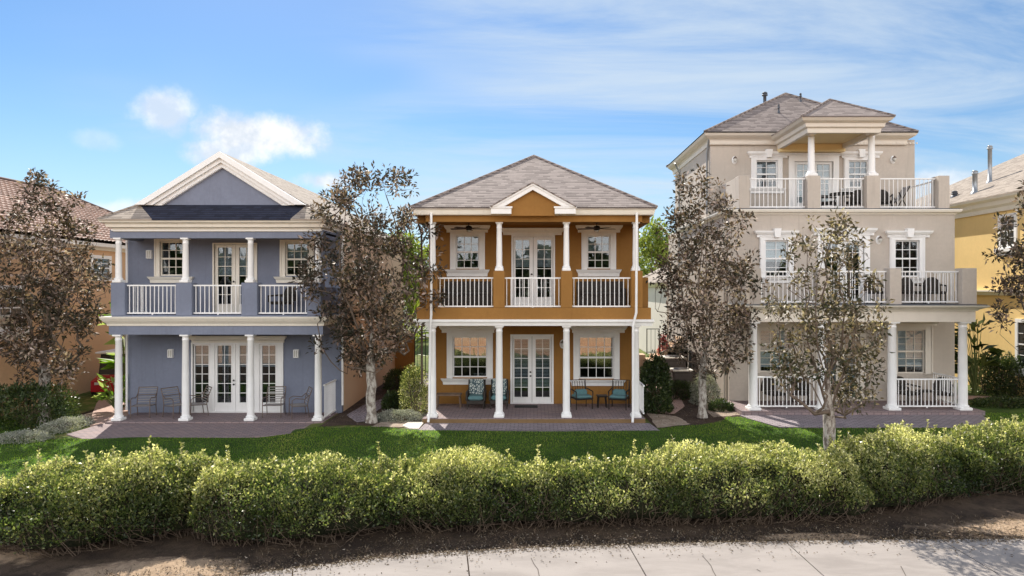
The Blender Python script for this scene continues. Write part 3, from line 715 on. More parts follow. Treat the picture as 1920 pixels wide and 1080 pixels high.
for s, xe in ((-1, xl-.04), (1, xr+.04)): g.slab([(xe, yg-.2, zgb+.02), (xa, yg-.2, zga+.03), (xa, yb_(zga)+.1, zga+.03), (xe, yb_(zgb)+.15, zgb+.02)], .04)
g.build('gable_roof', SHINGLE, hm)
downspout(hm, [(X(808.5, 21.35), 21.35, zu1+.05), (X(808.5, 21.35), 21.35, Z(590, 21.35)), (X(807, 21.3), 21.36, Z(600, 21.3)), (X(805.5, 21.3), 21.42, Z(612, 21.3)), (X(805, 21.42), 21.42, Z(775, 21.42)), (X(803, 21.3), 21.3, .06)])
downspout(hm, [(X(1194, 21.35), 21.35, zu1+.05), (X(1193, 21.35), 21.35, Z(586, 21.35)), (X(1188, 21.3), 21.4, Z(610, 21.3)), (X(1187, 21.42), 21.42, Z(775, 21.42)), (X(1186, 21.3), 21.3, .05)])
downspout(hm, [(-ex-.02, 22.4, zu1+.05), (-ex-.02, 22.5, zu1-.2), (-hw-.05, 22.9, zu1-.5), (-hw-.05, 23.0, 1.0)], BRONZE, .035)
g = MB(); g.lathe(-1.75, 27.0, [(.1, 8.0), (.1, 8.35), (.16, 8.36), (.12, 8.45)], 12); g.build('roof_vent', VENT, hm)
lamp(hm, X(1053, Dw)+.03, Dw, Z(645, Dw), True)

# ================================================================== blue two-storey house (left)
Df, Dw = 22.45, 23.85
hb = thing('house', (-10.4, 23.85, -.15), 'slate-blue two-storey house with wide white-trimmed gable, left of the ochre house', 'house', 'houses in a row')
FLb = Z(788, Df); F2b = Z(591, Df); xw0, xw1 = X(240, Dw), X(641, Dw)
q = lambda p: (X(p[0], Dw), X(p[1], Dw), Z(p[3], Dw), Z(p[2], Dw))
wu1 = (300.7, 343.8, 453, 517); wu2 = (535.7, 579.4, 455, 517)
dgb = (X(362, Dw), X(529, Dw), FLb, Z(645, Dw)); dub = (X(402, Dw), X(480, Dw), F2b, Z(458, Dw))
g = MB(); g.wall(xw0, xw1, -.3, Z(430, 23.0), Dw, [q(wu1), q(wu2), dgb, dub]); g.build('wall', BLUE, hb)
g = MB(); g.box(xw0, xw0+.2, Dw+.2, 35, -.3, 6.42); g.box(xw1-.2, xw1-.004, Dw+.2, 35, -.3, 6.42); g.box(xw0+.2, xw1-.2, 34.8, 35, -.3, 6.42); g.build('side_wall', PEACH, hb)
rooms(hb, xw0+.2, xw1-.2, Dw+.2, 33, -.3, 6.4, (FLb, F2b))
kw = dict(mat=WHITE, headmat=CREAM)
window(hb, wu1, Dw, cols=3, rows=2, trim=.19, top=.10, header=.0, sill=.22, sx=(X(282, Dw), X(361, Dw)), blind=0, mat=CREAM)
window(hb, wu2, Dw, cols=3, rows=2, trim=.19, top=.10, header=.0, sill=.22, sx=(X(518, Dw), X(597, Dw)), blind=.5, mat=CREAM)
door(hb, *dub, Dw, dleaves(dub[0], dub[1], [(408, 434), (448, 474)], Z(570, Dw), Z(464, Dw), Dw), rows=6, trim=.05, blind=.5, mat=CREAM)
gl = [(365, 390.6), (407, 433), (448.8, 474), (491, 516)]
lv = [(dgb[0], X(398, Dw)), (X(402, Dw), X(441, Dw)), (X(441, Dw), X(482, Dw)), (X(486, Dw), dgb[1])]
lv = [(a, b, X(g_[0], Dw), X(g_[1], Dw), Z(755, Dw), Z(648, Dw)) for (a, b), g_ in zip(lv, gl)]
w = door(hb, *dgb, Dw, lv, rows=6, trim=.05, blind=.36, header=.24, hx=(X(358, Dw), X(536, Dw)), dent=True, headmat=CREAM)
for xx in (X(400, Dw), X(484, Dw)): g = MB(); g.box(xx-.045, xx+.045, Dw-.02, Dw+.1, FLb+.03, dgb[3]); g.build('door_mullion', WHITE, w)
for px, py in ((281, 477), (321, 662.5), (556, 663)): lamp(hb, X(px, Dw), Dw, Z(py, Dw))
cb = [X(p, Df) for p in (222.5, 348, 470, 596.5)]
g = MB(); g.box(cb[0]-.25, cb[3]+.25, Df-.3, Dw, FLb-.35, FLb); g.build('porch_floor', PAVER, hb)
zbb = Z(627, Df); zbt = Z(611, Df-.12); zct = Z(594, Df-.3)
xb0, xb1 = X(204, Df-.12), X(605.5, Df-.12)
g = MB(); g.box(xb0, xb1, Df-.12, Df+.16, zbb, zbt+.02); g.box(xb0, xb0+.25, Df+.16, Dw, zbb, zbt+.02); g.box(xb1-.25, xb1, Df+.16, Dw, zbb, zbt+.02); g.box(xb0+.25, xb1-.25, Df+.16, Dw, zbb+.12, zbt+.02)
g.build('porch_beam', BLUE, hb)
cornice(hb, [(xb0, Dw), (xb0, Df-.12), (xb1, Df-.12), (xb1, Dw)], [(-.1, zbt), (.03, zbt), (.05, zbt+.07), (.13, zbt+.16), (.19, zct-.05), (.2, zct), (-.1, zct)], CREAM, 'cornice')
g = MB(); g.box(xb0+.08, xb1-.08, Df-.1, Dw, zct-.01, F2b); g.build('balcony_slab', BLUE, hb)
zpt = Z(530, Df)
for a_, b_ in ((cb[1]-.26, cb[1]+.26), (cb[2]-.26, cb[2]+.26), (xb0+.06, xb0+.52), (xb1-.52, xb1-.06)):
    g = MB(); g.bbox(a_, b_, Df-.12, Df+.3, F2b, zpt, .01); g.build('balcony_pier', BLUE, hb)
g = MB(); g.bbox(xb1-.24, xb1-.06, Df+.3, Dw, F2b, zpt-.15, .01); g.build('side_parapet', BLUE, hb)
for x in cb: column(hb, x, Df, FLb, zbb, .115)
for x in cb: column(hb, x, Df, zpt, Z(446, Df), .10)
xs = [(xb0+.54, cb[1]-.27), (cb[1]+.27, cb[2]-.27), (cb[2]+.27, xb1-.53)]
for a, b in xs: railing(hb, (a, Df), (b, Df), Z(590, Df)+.03, Z(534, Df))
railing(hb, (xb0+.4, Df+.32), (xb0+.4, Dw-.02), Z(590, Df)+.03, Z(534, Df))
railing(hb, (X(606, Df), Df+.1), (X(606, Df), Dw), FLb+.06, Z(722, Df), name='porch_railing', sp=.12)
zub, zut = Z(447, Df), Z(434, Df-.1)
xu0, xu1 = X(206, Df-.1), X(606, Df-.1)
g = MB(); g.box(xu0, xu1, Df-.1, Df+.18, zub, zut+.05); g.box(xu0, xu0+.25, Df+.18, Dw, zub, zut+.05); g.box(xu1-.25, xu1, Df+.18, Dw, zub, zut+.05); g.box(xu0, xu1, Df+.18, Dw, zub+.13, zub+.2); g.build('porch_beam', BLUE, hb)
zeb = Z(411, 22.0)
exl, exr = X(183, 22.0), X(613, 22.0)
h = zeb-zut
pr = [(-.35, zut), (-.31, zut), (-.29, zut+h*.28), (-.16, zut+h*.36), (-.14, zut+h*.66), (-.03, zut+h*.74), (0, zut+h*.92), (0, zeb), (-.35, zeb)]
cornice(hb, [(exl, 35.2), (exl, 22.0), (exr, 22.0), (exr, 35.2)], pr, CREAM, 'gutter')
g = MB(); g.box(exl+.25, exr-.25, 22.3, Dw, zut+.02, zut+.08); g.build('soffit', WHITE, hb)
# roof: two side planes, front skirt, gable
Dg = 22.78; xap = (exl+exr)/2; zap = Z(287, Dg); zg0 = Z(384.5, Dg)
def xs_at(z, side):   # where a side plane reaches height z
    e = exl if side < 0 else exr
    return e+(xap-e)*(z-zeb)/(zap-zeb)
gl0, gr0 = xs_at(zg0, -1), xs_at(zg0, 1)
g = MB(); yB = 35.4; yR = 33.0
g.slab([(exl, 22.0, zeb+.01), (gl0, Dg, zg0+.01), (xap, Dg-.22, zap), (xap, yR, zap), (exl, yB, zeb+.01)], .05)
g.slab([(exr, 22.0, zeb+.01), (exr, yB, zeb+.01), (xap, yR, zap), (xap, Dg-.22, zap), (gr0, Dg, zg0+.01)], .05)
g.slab([(exl, yB, zeb), (exr, yB, zeb), (xap, yR, zap)], .05)
g.tube([(exl, 22.0, zeb+.02), (gl0, Dg, zg0+.02)], .04, 6); g.tube([(exr, 22.0, zeb+.02), (gr0, Dg, zg0+.02)], .04, 6)
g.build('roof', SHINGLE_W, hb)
xk0, xk1 = X(285, 22.0), X(545, 22.0)
g = MB(); g.slab([(xk0, 21.98, zeb+.012), (xk1, 21.98, zeb+.012), (gr0, Dg+.02, zg0+.02), (gl0, Dg+.02, zg0+.02)], .05); g.build('skirt_roof', SLATE, hb)
for xa_, xb_, xc_ in ((exl+.02, xk0, gl0), (xk1, exr-.02, gr0)):
    g = MB(); g.slab([(xa_, 21.98, zeb+.012), (xb_, 21.98, zeb+.012), (xc_, Dg+.02, zg0+.025)], .05); g.build('corner_roof', SHINGLE_W, hb)
g = MB(); g.slab([(gl0+.1, Dg, zg0-.05), (gr0-.1, Dg, zg0-.05), (xap, Dg, zap-.12)], .15, (0, 1, 0)); g.build('gable_wall', BLUE, hb)
g = MB()
slp = (zap-zg0)/(xap-gl0)
for k, (o0, o1, dy, dd) in enumerate(((0.0, .20, -.30, .30), (.18, .34, -.20, .2), (.32, .50, -.10, .1))):
    for s, xe in ((-1, gl0), (1, gr0)):
        a0 = Vector((xe, Dg+dy, zg0-.02)); ap = Vector((xap, Dg+dy, zap))
        def pt(off):  # lower the line by off
            return Vector((xe-s*off/abs(slp), Dg+dy, zg0-.02)), Vector((xap, Dg+dy, zap-off))
        a, b = pt(o0); c, d = pt(o1)
        g.slab([tuple(a), tuple(b), tuple(d), tuple(c)], dd, (0, 1, 0))
for s, xe in ((-1, gl0), (1, gr0)):
    n = 46
    for i in range(2, n):
        t = i/n; x = xe-s*.46/abs(slp)+(xap-(xe-s*.46/abs(slp)))*t; z = zg0+(zap-.46-zg0)*t
        g.box(x-.018, x+.018, Dg-.125, Dg-.1, z-.03, z+.02)
g.build('rake_trim', WHITE, hb)
downspout(hb, [(X(242, 23.8)-.05, 23.75, 6.3), (X(242, 23.8)-.05, 23.75, 0)])
downspout(hb, [(X(641, 23.8)+.03, 23.78, 6.3), (X(641, 23.8)+.03, 23.78, .17)])

# ================================================================== greige three-storey house (right)
Df, Dw, D3 = 23.0, 24.85, 27.4
hr = thing('house', (11.2, 24.85, 0), 'pale greige three-storey house with stacked balconies, right of the ochre house', 'house', 'houses in a row')
FLr = Z(768, Df); F2r = Z(570, Df); F3r = Z(389, 24.6)
xw0, xw1 = X(1367, Dw), X(1790, Dw)
q = lambda p, D=Dw: (X(p[0], D), X(p[1], D), Z(p[3], D), Z(p[2], D))
u1 = (1434, 1477, 450.6, 519); u2 = (1677.6, 1723, 450.6, 519); b1 = (1424, 1486, 618, 697.5); b2 = (1682, 1733.6, 618, 700)
du = (X(1543, Dw), X(1620, Dw), F2r, Z(452, Dw)); dl = (X(1540, Dw), X(1612, Dw), FLr, Z(618, Dw))
g = MB(); g.wall(xw0, xw1, -.1, Z(402, 24.8), Dw, [q(u1), q(u2), q(b1), q(b2), du, dl]); g.box(xw0, xw0+.2, Dw+.2, 36, -.1, F3r-.1); g.box(xw1-.2, xw1, Dw+.2, 36, -.1, F3r-.1); g.box(xw0+.2, xw1-.2, 35.8, 36, -.1, F3r-.1)
g.build('wall', GREIGE, hr)
rooms(hr, xw0+.2, xw1-.2, Dw+.2, 33, -.1, F3r-.2, (FLr, F2r))
window(hr, u1, Dw, cols=2, rows=2, trim=.20, top=.10, header=.24, hx=(X(1416, Dw), X(1494, Dw)), sill=.2, blind=.55, bmat=WHITE, key=True, dent=True)
window(hr, u2, Dw, cols=3, rows=2, trim=.20, top=.10, header=.24, hx=(X(1661, Dw), X(1744, Dw)), sill=.2, blind=.0, key=True, dent=True)
window(hr, b1, Dw, cols=3, rows=3, trim=.24, top=.14, header=.2, hx=(X(1408, Dw), X(1500, Dw)), blind=.86, mat=GREIGEW, bmat=WHITE)
window(hr, b2, Dw, cols=3, rows=3, trim=.28, top=.14, header=.2, hx=(X(1655, Dw), X(1757, Dw)), blind=.86, mat=GREIGEW, bmat=WHITE)
door(hr, *du, Dw, dleaves(du[0], du[1], [(1549, 1571), (1587, 1612)], Z(560, Dw), Z(456, Dw), Dw), rows=6, trim=.2, header=.26, hx=(X(1523, Dw), X(1640, Dw)), key=True, dent=True, blind=.12)
door(hr, *dl, Dw, dleaves(dl[0], dl[1], [(1548, 1568), (1584, 1604)], Z(740, Dw), Z(628, Dw), Dw), rows=6, trim=.2, header=.2, mat=GREIGEW, blind=.8)
lamp(hr, X(1647, Dw), Dw, Z(450, Dw), True); lamp(hr, X(1647, Dw), Dw, Z(631, Dw), True); lamp(hr, X(1512, Dw), Dw, Z(450, Dw), True)
# porch
xp0, xp1 = X(1400, Df), X(1826, Df)
g = MB(); g.box(xp0-.25, xp1+.2, Df-.28, Dw, -.1, FLr); g.build('porch_floor', PAVER, hr)
crx = [X(p, Df) for p in (1412, 1541, 1672.5, 1805)]
zb = Z(603, Df); zt = Z(583, Df-.2)
for x in crx: column(hr, x, Df, FLr, zb, .148)
xc0, xc1 = X(1405, Df), X(1822, Df)
g = MB(); g.box(xc0, xc1, Df-.2, Df+.2, zb, zt+.01); g.box(xc0, xc0+.3, Df+.2, Dw, zb, zt+.01); g.box(xc1-.3, xc1, Df+.2, Dw, zb, zt+.01); g.box(xc0, xc1, Df+.2, Dw, zb+.15, zt+.01); g.build('porch_beam', GREIGEW, hr)
zct = Z(574, Df-.45)
cornice(hr, [(xc0, Dw), (xc0, Df-.2), (xc1, Df-.2), (xc1, Dw)], [(-.1, zt), (.04, zt), (.08, zt+.05), (.22, zct-.06), (.28, zct-.02), (.3, zct+.02), (-.1, zct+.02)], CREAM, 'cornice')
g = MB(); g.box(xc0-.2, xc1+.25, Df-.42, Dw, zct+.02, zct+.05); g.build('balcony_flashing', VENT, hr)
zp0 = zct+.05; zpt = Z(503, Df)
for a, b in ((1403, 1424), (1530, 1552), (1664, 1686), (1799, 1826)):
    g = MB(); g.bbox(X(a, Df), X(b, Df), Df-.16, Df+.26, zp0, zpt, .01); g.build('balcony_pier', GREIGE, hr)
for a, b in ((1425, 1529), (1553, 1663), (1687, 1798)): railing(hr, (X(a, Df), Df+.05), (X(b, Df), Df+.05), zp0+.06, Z(508, Df), .14)
railing(hr, (crx[3]+.1, Df+.3), (crx[3]+.1, Dw-.02), zp0+.06, Z(508, Df), .14)
railing(hr, (X(1421, Df), Df+.03), (X(1530, Df), Df+.03), FLr+.09, Z(706, Df), .125, name='porch_railing')
railing(hr, (X(1682, Df), Df+.03), (X(1796, Df), Df+.03), FLr+.09, Z(710, Df), .125, name='porch_railing')
railing(hr, (crx[3]+.05, Df+.22), (crx[3]+.05, Dw-.02), FLr+.09, Z(710, Df), .125, name='porch_railing')
# second floor cornice
zc0, zc1 = Z(402, 24.75), Z(391, 24.5)
cornice(hr, [(xw0, 33), (xw0, Dw), (xw1, Dw), (xw1, 33)], [(-.1, zc0), (.03, zc0), (.06, zc0+.06), (.15, zc1-.10), (.18, zc1-.03), (.18, zc1), (-.1, zc1)], CREAM, 'cornice')
g = MB(); g.box(xw0-.12, xw1+.12, Dw-.12, D3, zc1-.02, zc1+.035); g.build('terrace_floor', VENT, hr)
zq0 = zc1+.035; zqt = Z(330, Dw)
for a, b in ((1384, 1404), (1512, 1536), (1623, 1648), (1757, 1777.5)):
    g = MB(); g.bbox(X(a, Dw), X(b, Dw), Dw-.1, Dw+.36, zq0, zqt, .01); g.build('terrace_pier', GREIGE, hr)
g = MB(); g.bbox(X(1384, Dw), X(1384, Dw)+.25, Dw+.36, D3, zq0, zqt-.02, .01); g.build('side_parapet', GREIGE, hr)
for a, b in ((1405, 1511), (1537, 1622), (1649, 1756)): railing(hr, (X(a, Dw), Dw+.1), (X(b, Dw), Dw+.1), zq0+.05, Z(333.5, Dw), .15, name='terrace_railing')
railing(hr, (X(1770, Dw), Dw+.4), (X(1770, Dw), D3-.02), zq0+.05, Z(333.5, Dw), .15, name='terrace_railing')
# third storey
x30, x31 = X(1332, D3), X(1715, D3); q3 = lambda p: q(p, D3)
t1 = (1417.5, 1457.5, 301, 352); t2 = (1590.6, 1627.5, 301, 352); d3 = (X(1489, D3), X(1562, D3), zq0, Z(303, D3))
zw3 = Z(258, 27.0)
g = MB(); g.wall(x30, x31, zq0-.1, zw3, D3, [q3(t1), q3(t2), d3]); g.box(x30, x30+.2, D3+.2, 34.2, zq0-.1, zw3); g.box(x31-.2, x31, D3+.2, 34.2, zq0-.1, zw3); g.box(x30+.2, x31-.2, 34, 34.2, zq0-.1, zw3)
g.build('wall', GREIGE, hr)
rooms(hr, x30+.2, x31-.2, D3+.2, 33, zq0-.1, zw3, (zq0,))
window(hr, t1, D3, cols=2, rows=2, trim=.2, top=.10, header=.24, hx=(X(1402.5, D3), X(1477.5, D3)), sill=.2, blind=.5, key=True, dent=True)
window(hr, t2, D3, cols=3, rows=2, trim=.2, top=.10, header=.24, hx=(X(1575, D3), X(1650, D3)), sill=.2, blind=.6, key=True, dent=True)
door(hr, *d3, D3, dleaves(d3[0], d3[1], [(1495, 1519), (1532, 1556)], Z(380, D3), Z(308, D3), D3), rows=6, trim=.22, header=.1, blind=.98, bmat=WHITE)
lamp(hr, X(1376.6, D3), D3, Z(300.6, D3), True); lamp(hr, X(1674, D3), D3, Z(299.7, D3), True)
# main eave
De = 27.0; xe0, xe1 = 6.75, X(1722, De); zE = Z(246.5, De); zE0 = Z(272, D3)
pr = [(-.36, zE0), (-.30, zE0), (-.28, zE0+.16), (-.20, zE0+.24), (-.18, zE-.22), (-.06, zE-.14), (0, zE-.05), (0, zE), (-.36, zE)]
cornice(hr, [(xe0, 34.6), (xe0, De), (xe1, De), (xe1, 34.6)], pr, GREIGEW, 'gutter', dent=(x30, x31, D3-.12, zE0+.03, .13))
xm = (xe0+xe1)/2; Da = 29.8; zA = Z(175.5, Da)
A, B, C, E = (xe0, De, zE), (xe1, De, zE), (xe1, 34.8, zE), (xe0, 34.8, zE); P, Q = (xm, Da, zA), (xm, 32.2, zA)
g = MB()
for pl in ([A, B, P], [B, C, Q, P], [C, E, Q], [E, A, P, Q]): g.slab(pl, .05)
for a, b in ((A, P), (B, P), (P, Q), (E, Q)): g.tube([a, b], .055, 6)
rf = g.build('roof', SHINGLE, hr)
# portico
Dp = 24.0; xo0, xo1 = X(1504, Dp), X(1677, Dp); zo = Z(217.5, Dp); zo0 = Z(251, 24.5)
hh = zo-zo0
pr = [(-.45, zo0), (-.32, zo0), (-.30, zo0+hh*.30), (-.22, zo0+hh*.38), (-.20, zo0+hh*.62), (-.07, zo0+hh*.74), (0, zo0+hh*.9), (0, zo), (-.45, zo)]
cornice(hr, [(xo0, De+.3), (xo0, Dp), (xo1, Dp), (xo1, De+.3)], pr, GREIGEW, 'portico_entablature')
g = MB(); g.box(xo0+.3, xo1-.3, Dp+.3, D3, zo0+.18, zo0+.26); g.box(xo0+.33, xo1-.33, D3-.35, D3-.01, zo0-.12, zo0+.17); g.build('portico_ceiling', YCEIL, hr)
xc = (xo0+xo1)/2; za = Z(187, 25.5); kk = (za-zo)
A, B = (xo0-.02, Dp-.02, zo), (xo1+.02, Dp-.02, zo); P = (xc, 25.5, za)
yq = De+(za-zE)*(Da-De)/(zA-zE)+.1; yl = De+.05
g = MB(); g.slab([A, B, P], .04); g.slab([A, P, (xc, yq, za), (xo0-.02, yl, zo)], .04); g.slab([B, (xo1+.02, yl, zo), (xc, yq, za), P], .04)
for a in (A, B): g.tube([a, P], .05, 6)
g.tube([P, (xc, yq, za)], .05, 6)
g.build('portico_roof', SHINGLE, hr)
for px in (1521, 1634): column(hr, X(px, Dw+.1), Dw+.1, zqt, Z(252, Dw+.1)+.05, .125, name='portico_column')
# roof vents
def vent(root, x, y, z0, z1, r, mat=VENT, capr=1.8):
    g = MB(); g.lathe(x, y, [(r*1.8, z0-.12), (r*1.6, z0+.03), (r, z0+.06), (r, z1), (r*capr, z1+.01), (r*capr, z1+.06), (r*1.1, z1+.07), (r*1.1, z1+.10), (r*capr, z1+.11), (r*capr*.6, z1+.17)], 12); return g.build('roof_vent', mat, root)
vent(hr, X(1434, 30.5), 30.5, Z(205, 30.5), Z(180, 30.5), .07)
def rp(px, py):   # point on the front roof plane seen at px,py
    k = (zA-zE)/(Da-De); b = (540-py)/F; D = (zE-k*De-H)/(b-k); return X(px, D), D, Z(py, D)
for px, py, h in ((1460, 211, .16), (1501, 190, .18)):
    x, y, z = rp(px, py); vent(hr, x, y, z, z+h, .035, VENT, 1.5)
downspout(hr, [(xe0+.25, De+.3, zE-.25), (x30-.06, De+.7, zE-.75), (x30-.06, De+.7, zq0+.1)], GALV)
downspout(hr, [(xe0+.02, 32.8, zE-.2), (x30-.06, 33, zE-.6), (x30-.06, 33, 4)], GALV)
downspout(hr, [(xw0-.05, Dw+.4, zc0), (xw0-.05, Dw+.4, .05)], GREIGEW)

# ================================================================== tan tiled house (far left) and yellow house (far right)
ht = thing('house', (-20, 28, 0), 'tan house with clay tile roof, at the left edge of the photo', 'house', 'houses in a row')
xt = -18.5; zT = 6.15
yw = 29.3
g = MB(); g.box(-28, xt, 20.5, 37.5, -.5, zT-.02); g.build('wall', TAN, ht)
cornice(ht, [(xt, 20.5), (xt, 37.5), (-28, 37.5)], [(-.05, zT-.30), (.06, zT-.30), (.12, zT-.22), (.40, zT-.16), (.44, zT-.02), (-.05, zT-.02)], WHITE, 'gutter')
def tileroof(root, e0, e1, r0, r1, name='roof'):
    e0, e1, r0, r1 = map(Vector, (e0, e1, r0, r1)); nu = int((e1-e0).length/.27)*5; nv = 22; g = MB(); vs = []; f = []
    nrm = (e1-e0).cross(r0-e0).normalized(); nrm = nrm if nrm.z > 0 else -nrm
    rows = 0
    for j in range(nv):
        for t, dz in ((j/nv, .085), ((j+1)/nv-.002, .0)):
            a = e0.lerp(r0, t); b = e1.lerp(r1, t)
            L = (b-a).length
            for i in range(nu+1):
                base = e0+(e1-e0)*(i/nu); p = a.lerp(b, i/nu)
                s = (p-e0).dot((e1-e0).normalized())
                w = abs(math.sin(math.pi*s/.27)); vs.append(p+nrm*(.06*w+dz))
            rows += 1
    n = nu+1
    for j in range(rows-1):
        for i in range(nu): f.append((j*n+i, j*n+i+1, (j+1)*n+i+1, (j+1)*n+i))
    g.mesh(vs, f, False); return g.build(name, TILE, root)
ex_ = xt+.45; RX, RZ = -23.3, 8.95
tileroof(ht, (ex_, 20, zT), (ex_, 38, zT), (RX, 22, RZ), (RX, 33, RZ))
g = MB(); g.slab([(ex_, 38, zT), (-28.6, 38, zT), (RX, 33, RZ)], .05); g.slab([(-28.6, 20, zT), (-28.6, 38, zT), (RX, 33, RZ), (RX, 22, RZ)], .05); g.slab([(ex_, 20, zT), (RX, 22, RZ), (-28.6, 20, zT)], .05)
g.build('roof_back', TILE, ht)
g = MB(); g.tube([(RX, 22, RZ+.05), (RX, 33, RZ+.05), (ex_, 38, zT+.06)], .12, 8); g.build('ridge_tiles', paint('ridge_tile', (.10, .06, .05), .8), ht)
def side_window(root, x, y0, y1, z0, z1, s, cols=2, rows=2, sill=True):
    """window on a wall facing +x (s=1) or -x (s=-1)"""
    m = MB(); t = .14; xo = x+s*.05; xi = x
    for a, b, c, d in ((y0-t, y0, z0-t, z1+t), (y1, y1+t, z0-t, z1+t), (y0, y1, z1, z1+t), (y0, y1, z0-t, z0)): m.box(xi, xo, a, b, c, d)
    for i in range(1, cols): yy = y0+(y1-y0)*i/cols; m.box(x, x+s*.03, yy-.012, yy+.012, z0, z1)
    for j in range(1, rows*2): zz = z0+(z1-z0)*j/(rows*2); m.box(x, x+s*(.035 if j == rows else .028), y0, y1, zz-(.025 if j == rows else .012), zz+(.025 if j == rows else .012))
    w = m.build('window', WHITE, root)
    g = MB(); g.box(x, x+s*.015, y0, y1, z0, z1); g.build('pane', DARKGLASS, w)
    if sill:
        g = MB(); g.box(x, x+s*.16, y0-t-.08, y1+t+.08, z0-t-.14, z0-t-.002); g.box(x, x+s*.10, y0-t, y1+t, z0-t-.28, z0-t-.142); g.build('window_sill', WHITE, w)
DARKGLASS = paint('dark_glass', (.03, .035, .04), .04, .1, 2, spec=1.0)
side_window(ht, xt, 28.6, 29.7, 4.7, 5.5, 1, sill=False)
side_window(ht, xt, 23.6, 24.6, 2.9, 4.2, 1)
cornice(ht, [(xt, 20.5), (xt, 24.2)], [(-.05, 3.0), (.1, 3.0), (.25, 3.2), (.25, 3.3), (-.05, 3.3)], CREAM, 'band_course')

hy = thing('house', (21, 30, 0), 'yellow stucco house with metal flues on its roof, at the right edge', 'house', 'houses in a row')
xy = 19.1; zY = 8.0
g = MB(); g.box(xy, 30, 22.5, 38, -.2, zY-.6); g.build('wall', YELLOW, hy)
cornice(hy, [(xy, 38), (xy, 22.5), (30, 22.5)], [(-.05, zY-.62), (.08, zY-.62), (.12, zY-.45), (.24, zY-.36), (.28, zY-.2), (.46, zY-.12), (.50, zY), (-.05, zY)], CREAM, 'gutter')
cornice(hy, [(xy, 38), (xy, 22.5), (30, 22.5)], [(-.05, 3.95), (.10, 3.95), (.16, 4.05), (.24, 4.10), (.24, 4.16), (-.05, 4.16)], CREAM, 'band_course')
ey = xy-.5; RXy, RZy = 23.6, 10.75
g = MB(); g.slab([(ey, 22, zY), (RXy, 27, RZy), (RXy, 32.6, RZy), (ey, 38.4, zY)], .05); g.slab([(ey, 38.4, zY), (RXy, 32.6, RZy), (30, 38.4, zY)], .05); g.slab([(ey, 22, zY), (30, 22, zY), (RXy, 27, RZy)], .05); g.slab([(30, 22, zY), (30, 38.4, zY), (RXy, 32.6, RZy), (RXy, 27, RZy)], .05)
g.build('roof', SHINGLE_W, hy)
def ry(px, py):
    k = (RZy-zY)/(RXy-ey); # z = zY + k (x-ey), x = a D, z = H + b D
    a = (px-1001)/F; b = (540-py)/F; D = (zY-k*ey-H)/(b-k*a); return a*D, D, H+b*D
x, y, z = ry(1856, 341); vent(hy, x, y, z, z+61*y/F, .085, GALV, 1.4)
x, y, z = ry(1828, 361); vent(hy, x, y, z, z+34*y/F, .10, GALV, 1.3)
x, y, z = ry(1790, 368); vent(hy, x, y, z, z+.08, .1, VENT, 1.4)
side_window(hy, xy, 27.1, 27.9, 6.0, 7.1, -1)
side_window(hy, xy, 25.6, 26.9, 1.2, 2.9, -1)
# ------------------------------------------------------------------ vegetation
def leafmesh(name, P, D, Nn, L, Wd, mat, parent=None, rnd=None, fold=.25):
    P = np.asarray(P, float); D = np.asarray(D, float); Nn = np.asarray(Nn, float)
    D /= np.linalg.norm(D, axis=1, keepdims=True)+1e-9
    S = np.cross(D, Nn); S /= np.linalg.norm(S, axis=1, keepdims=True)+1e-9
    U = np.cross(S, D); n = len(P)
    L = np.broadcast_to(L, (n,))[:, None]; Wd = np.broadcast_to(Wd, (n,))[:, None]
    o0 = org(parent); P = P-np.array(o0)
    v = np.empty((n, 4, 3)); v[:, 0] = P; v[:, 1] = P+D*L*.45+S*Wd*.5+U*Wd*fold; v[:, 2] = P+D*L-U*L*.08; v[:, 3] = P+D*L*.45-S*Wd*.5+U*Wd*fold
    me = bpy.data.meshes.new(name); me.vertices.add(4*n); me.vertices.foreach_set('co', v.astype(np.float32).ravel())
    me.loops.add(4*n); me.loops.foreach_set('vertex_index', np.arange(4*n, dtype=np.int32))
    me.polygons.add(n); me.polygons.foreach_set('loop_start', np.arange(0, 4*n, 4, dtype=np.int32)); me.polygons.foreach_set('loop_total', np.full(n, 4, dtype=np.int32))
    me.update(calc_edges=True)
    at = me.attributes.new('rnd', 'FLOAT', 'FACE')
    if rnd is None: rnd = np.random.default_rng(1).random(n)
    at.data.foreach_set('value', np.clip(rnd, 0, 1).astype(np.float32))
    me.materials.append(mat); o = bpy.data.objects.new(name, me); COL.objects.link(o)
    if parent is not None: o.parent = parent
    return o
def rdir(rng, n, up=0.):
    d = rng.normal(size=(n, 3)); d /= np.linalg.norm(d, axis=1, keepdims=True); d[:, 2] += up
    return d/np.linalg.norm(d, axis=1, keepdims=True)
class Nz:
    def __init__(s, seed, f=1.0, k=9):
        r = np.random.default_rng(seed); s.w = r.normal(size=(k, 3))*f*2.0; s.p = r.uniform(0, 6.28, k); s.k = k
    def __call__(s, P): return np.sin(np.asarray(P)@s.w.T+s.p).sum(1)/math.sqrt(s.k)
LIMB = paint('limb_bark', (.15, .115, .09), .85, .3, 6)
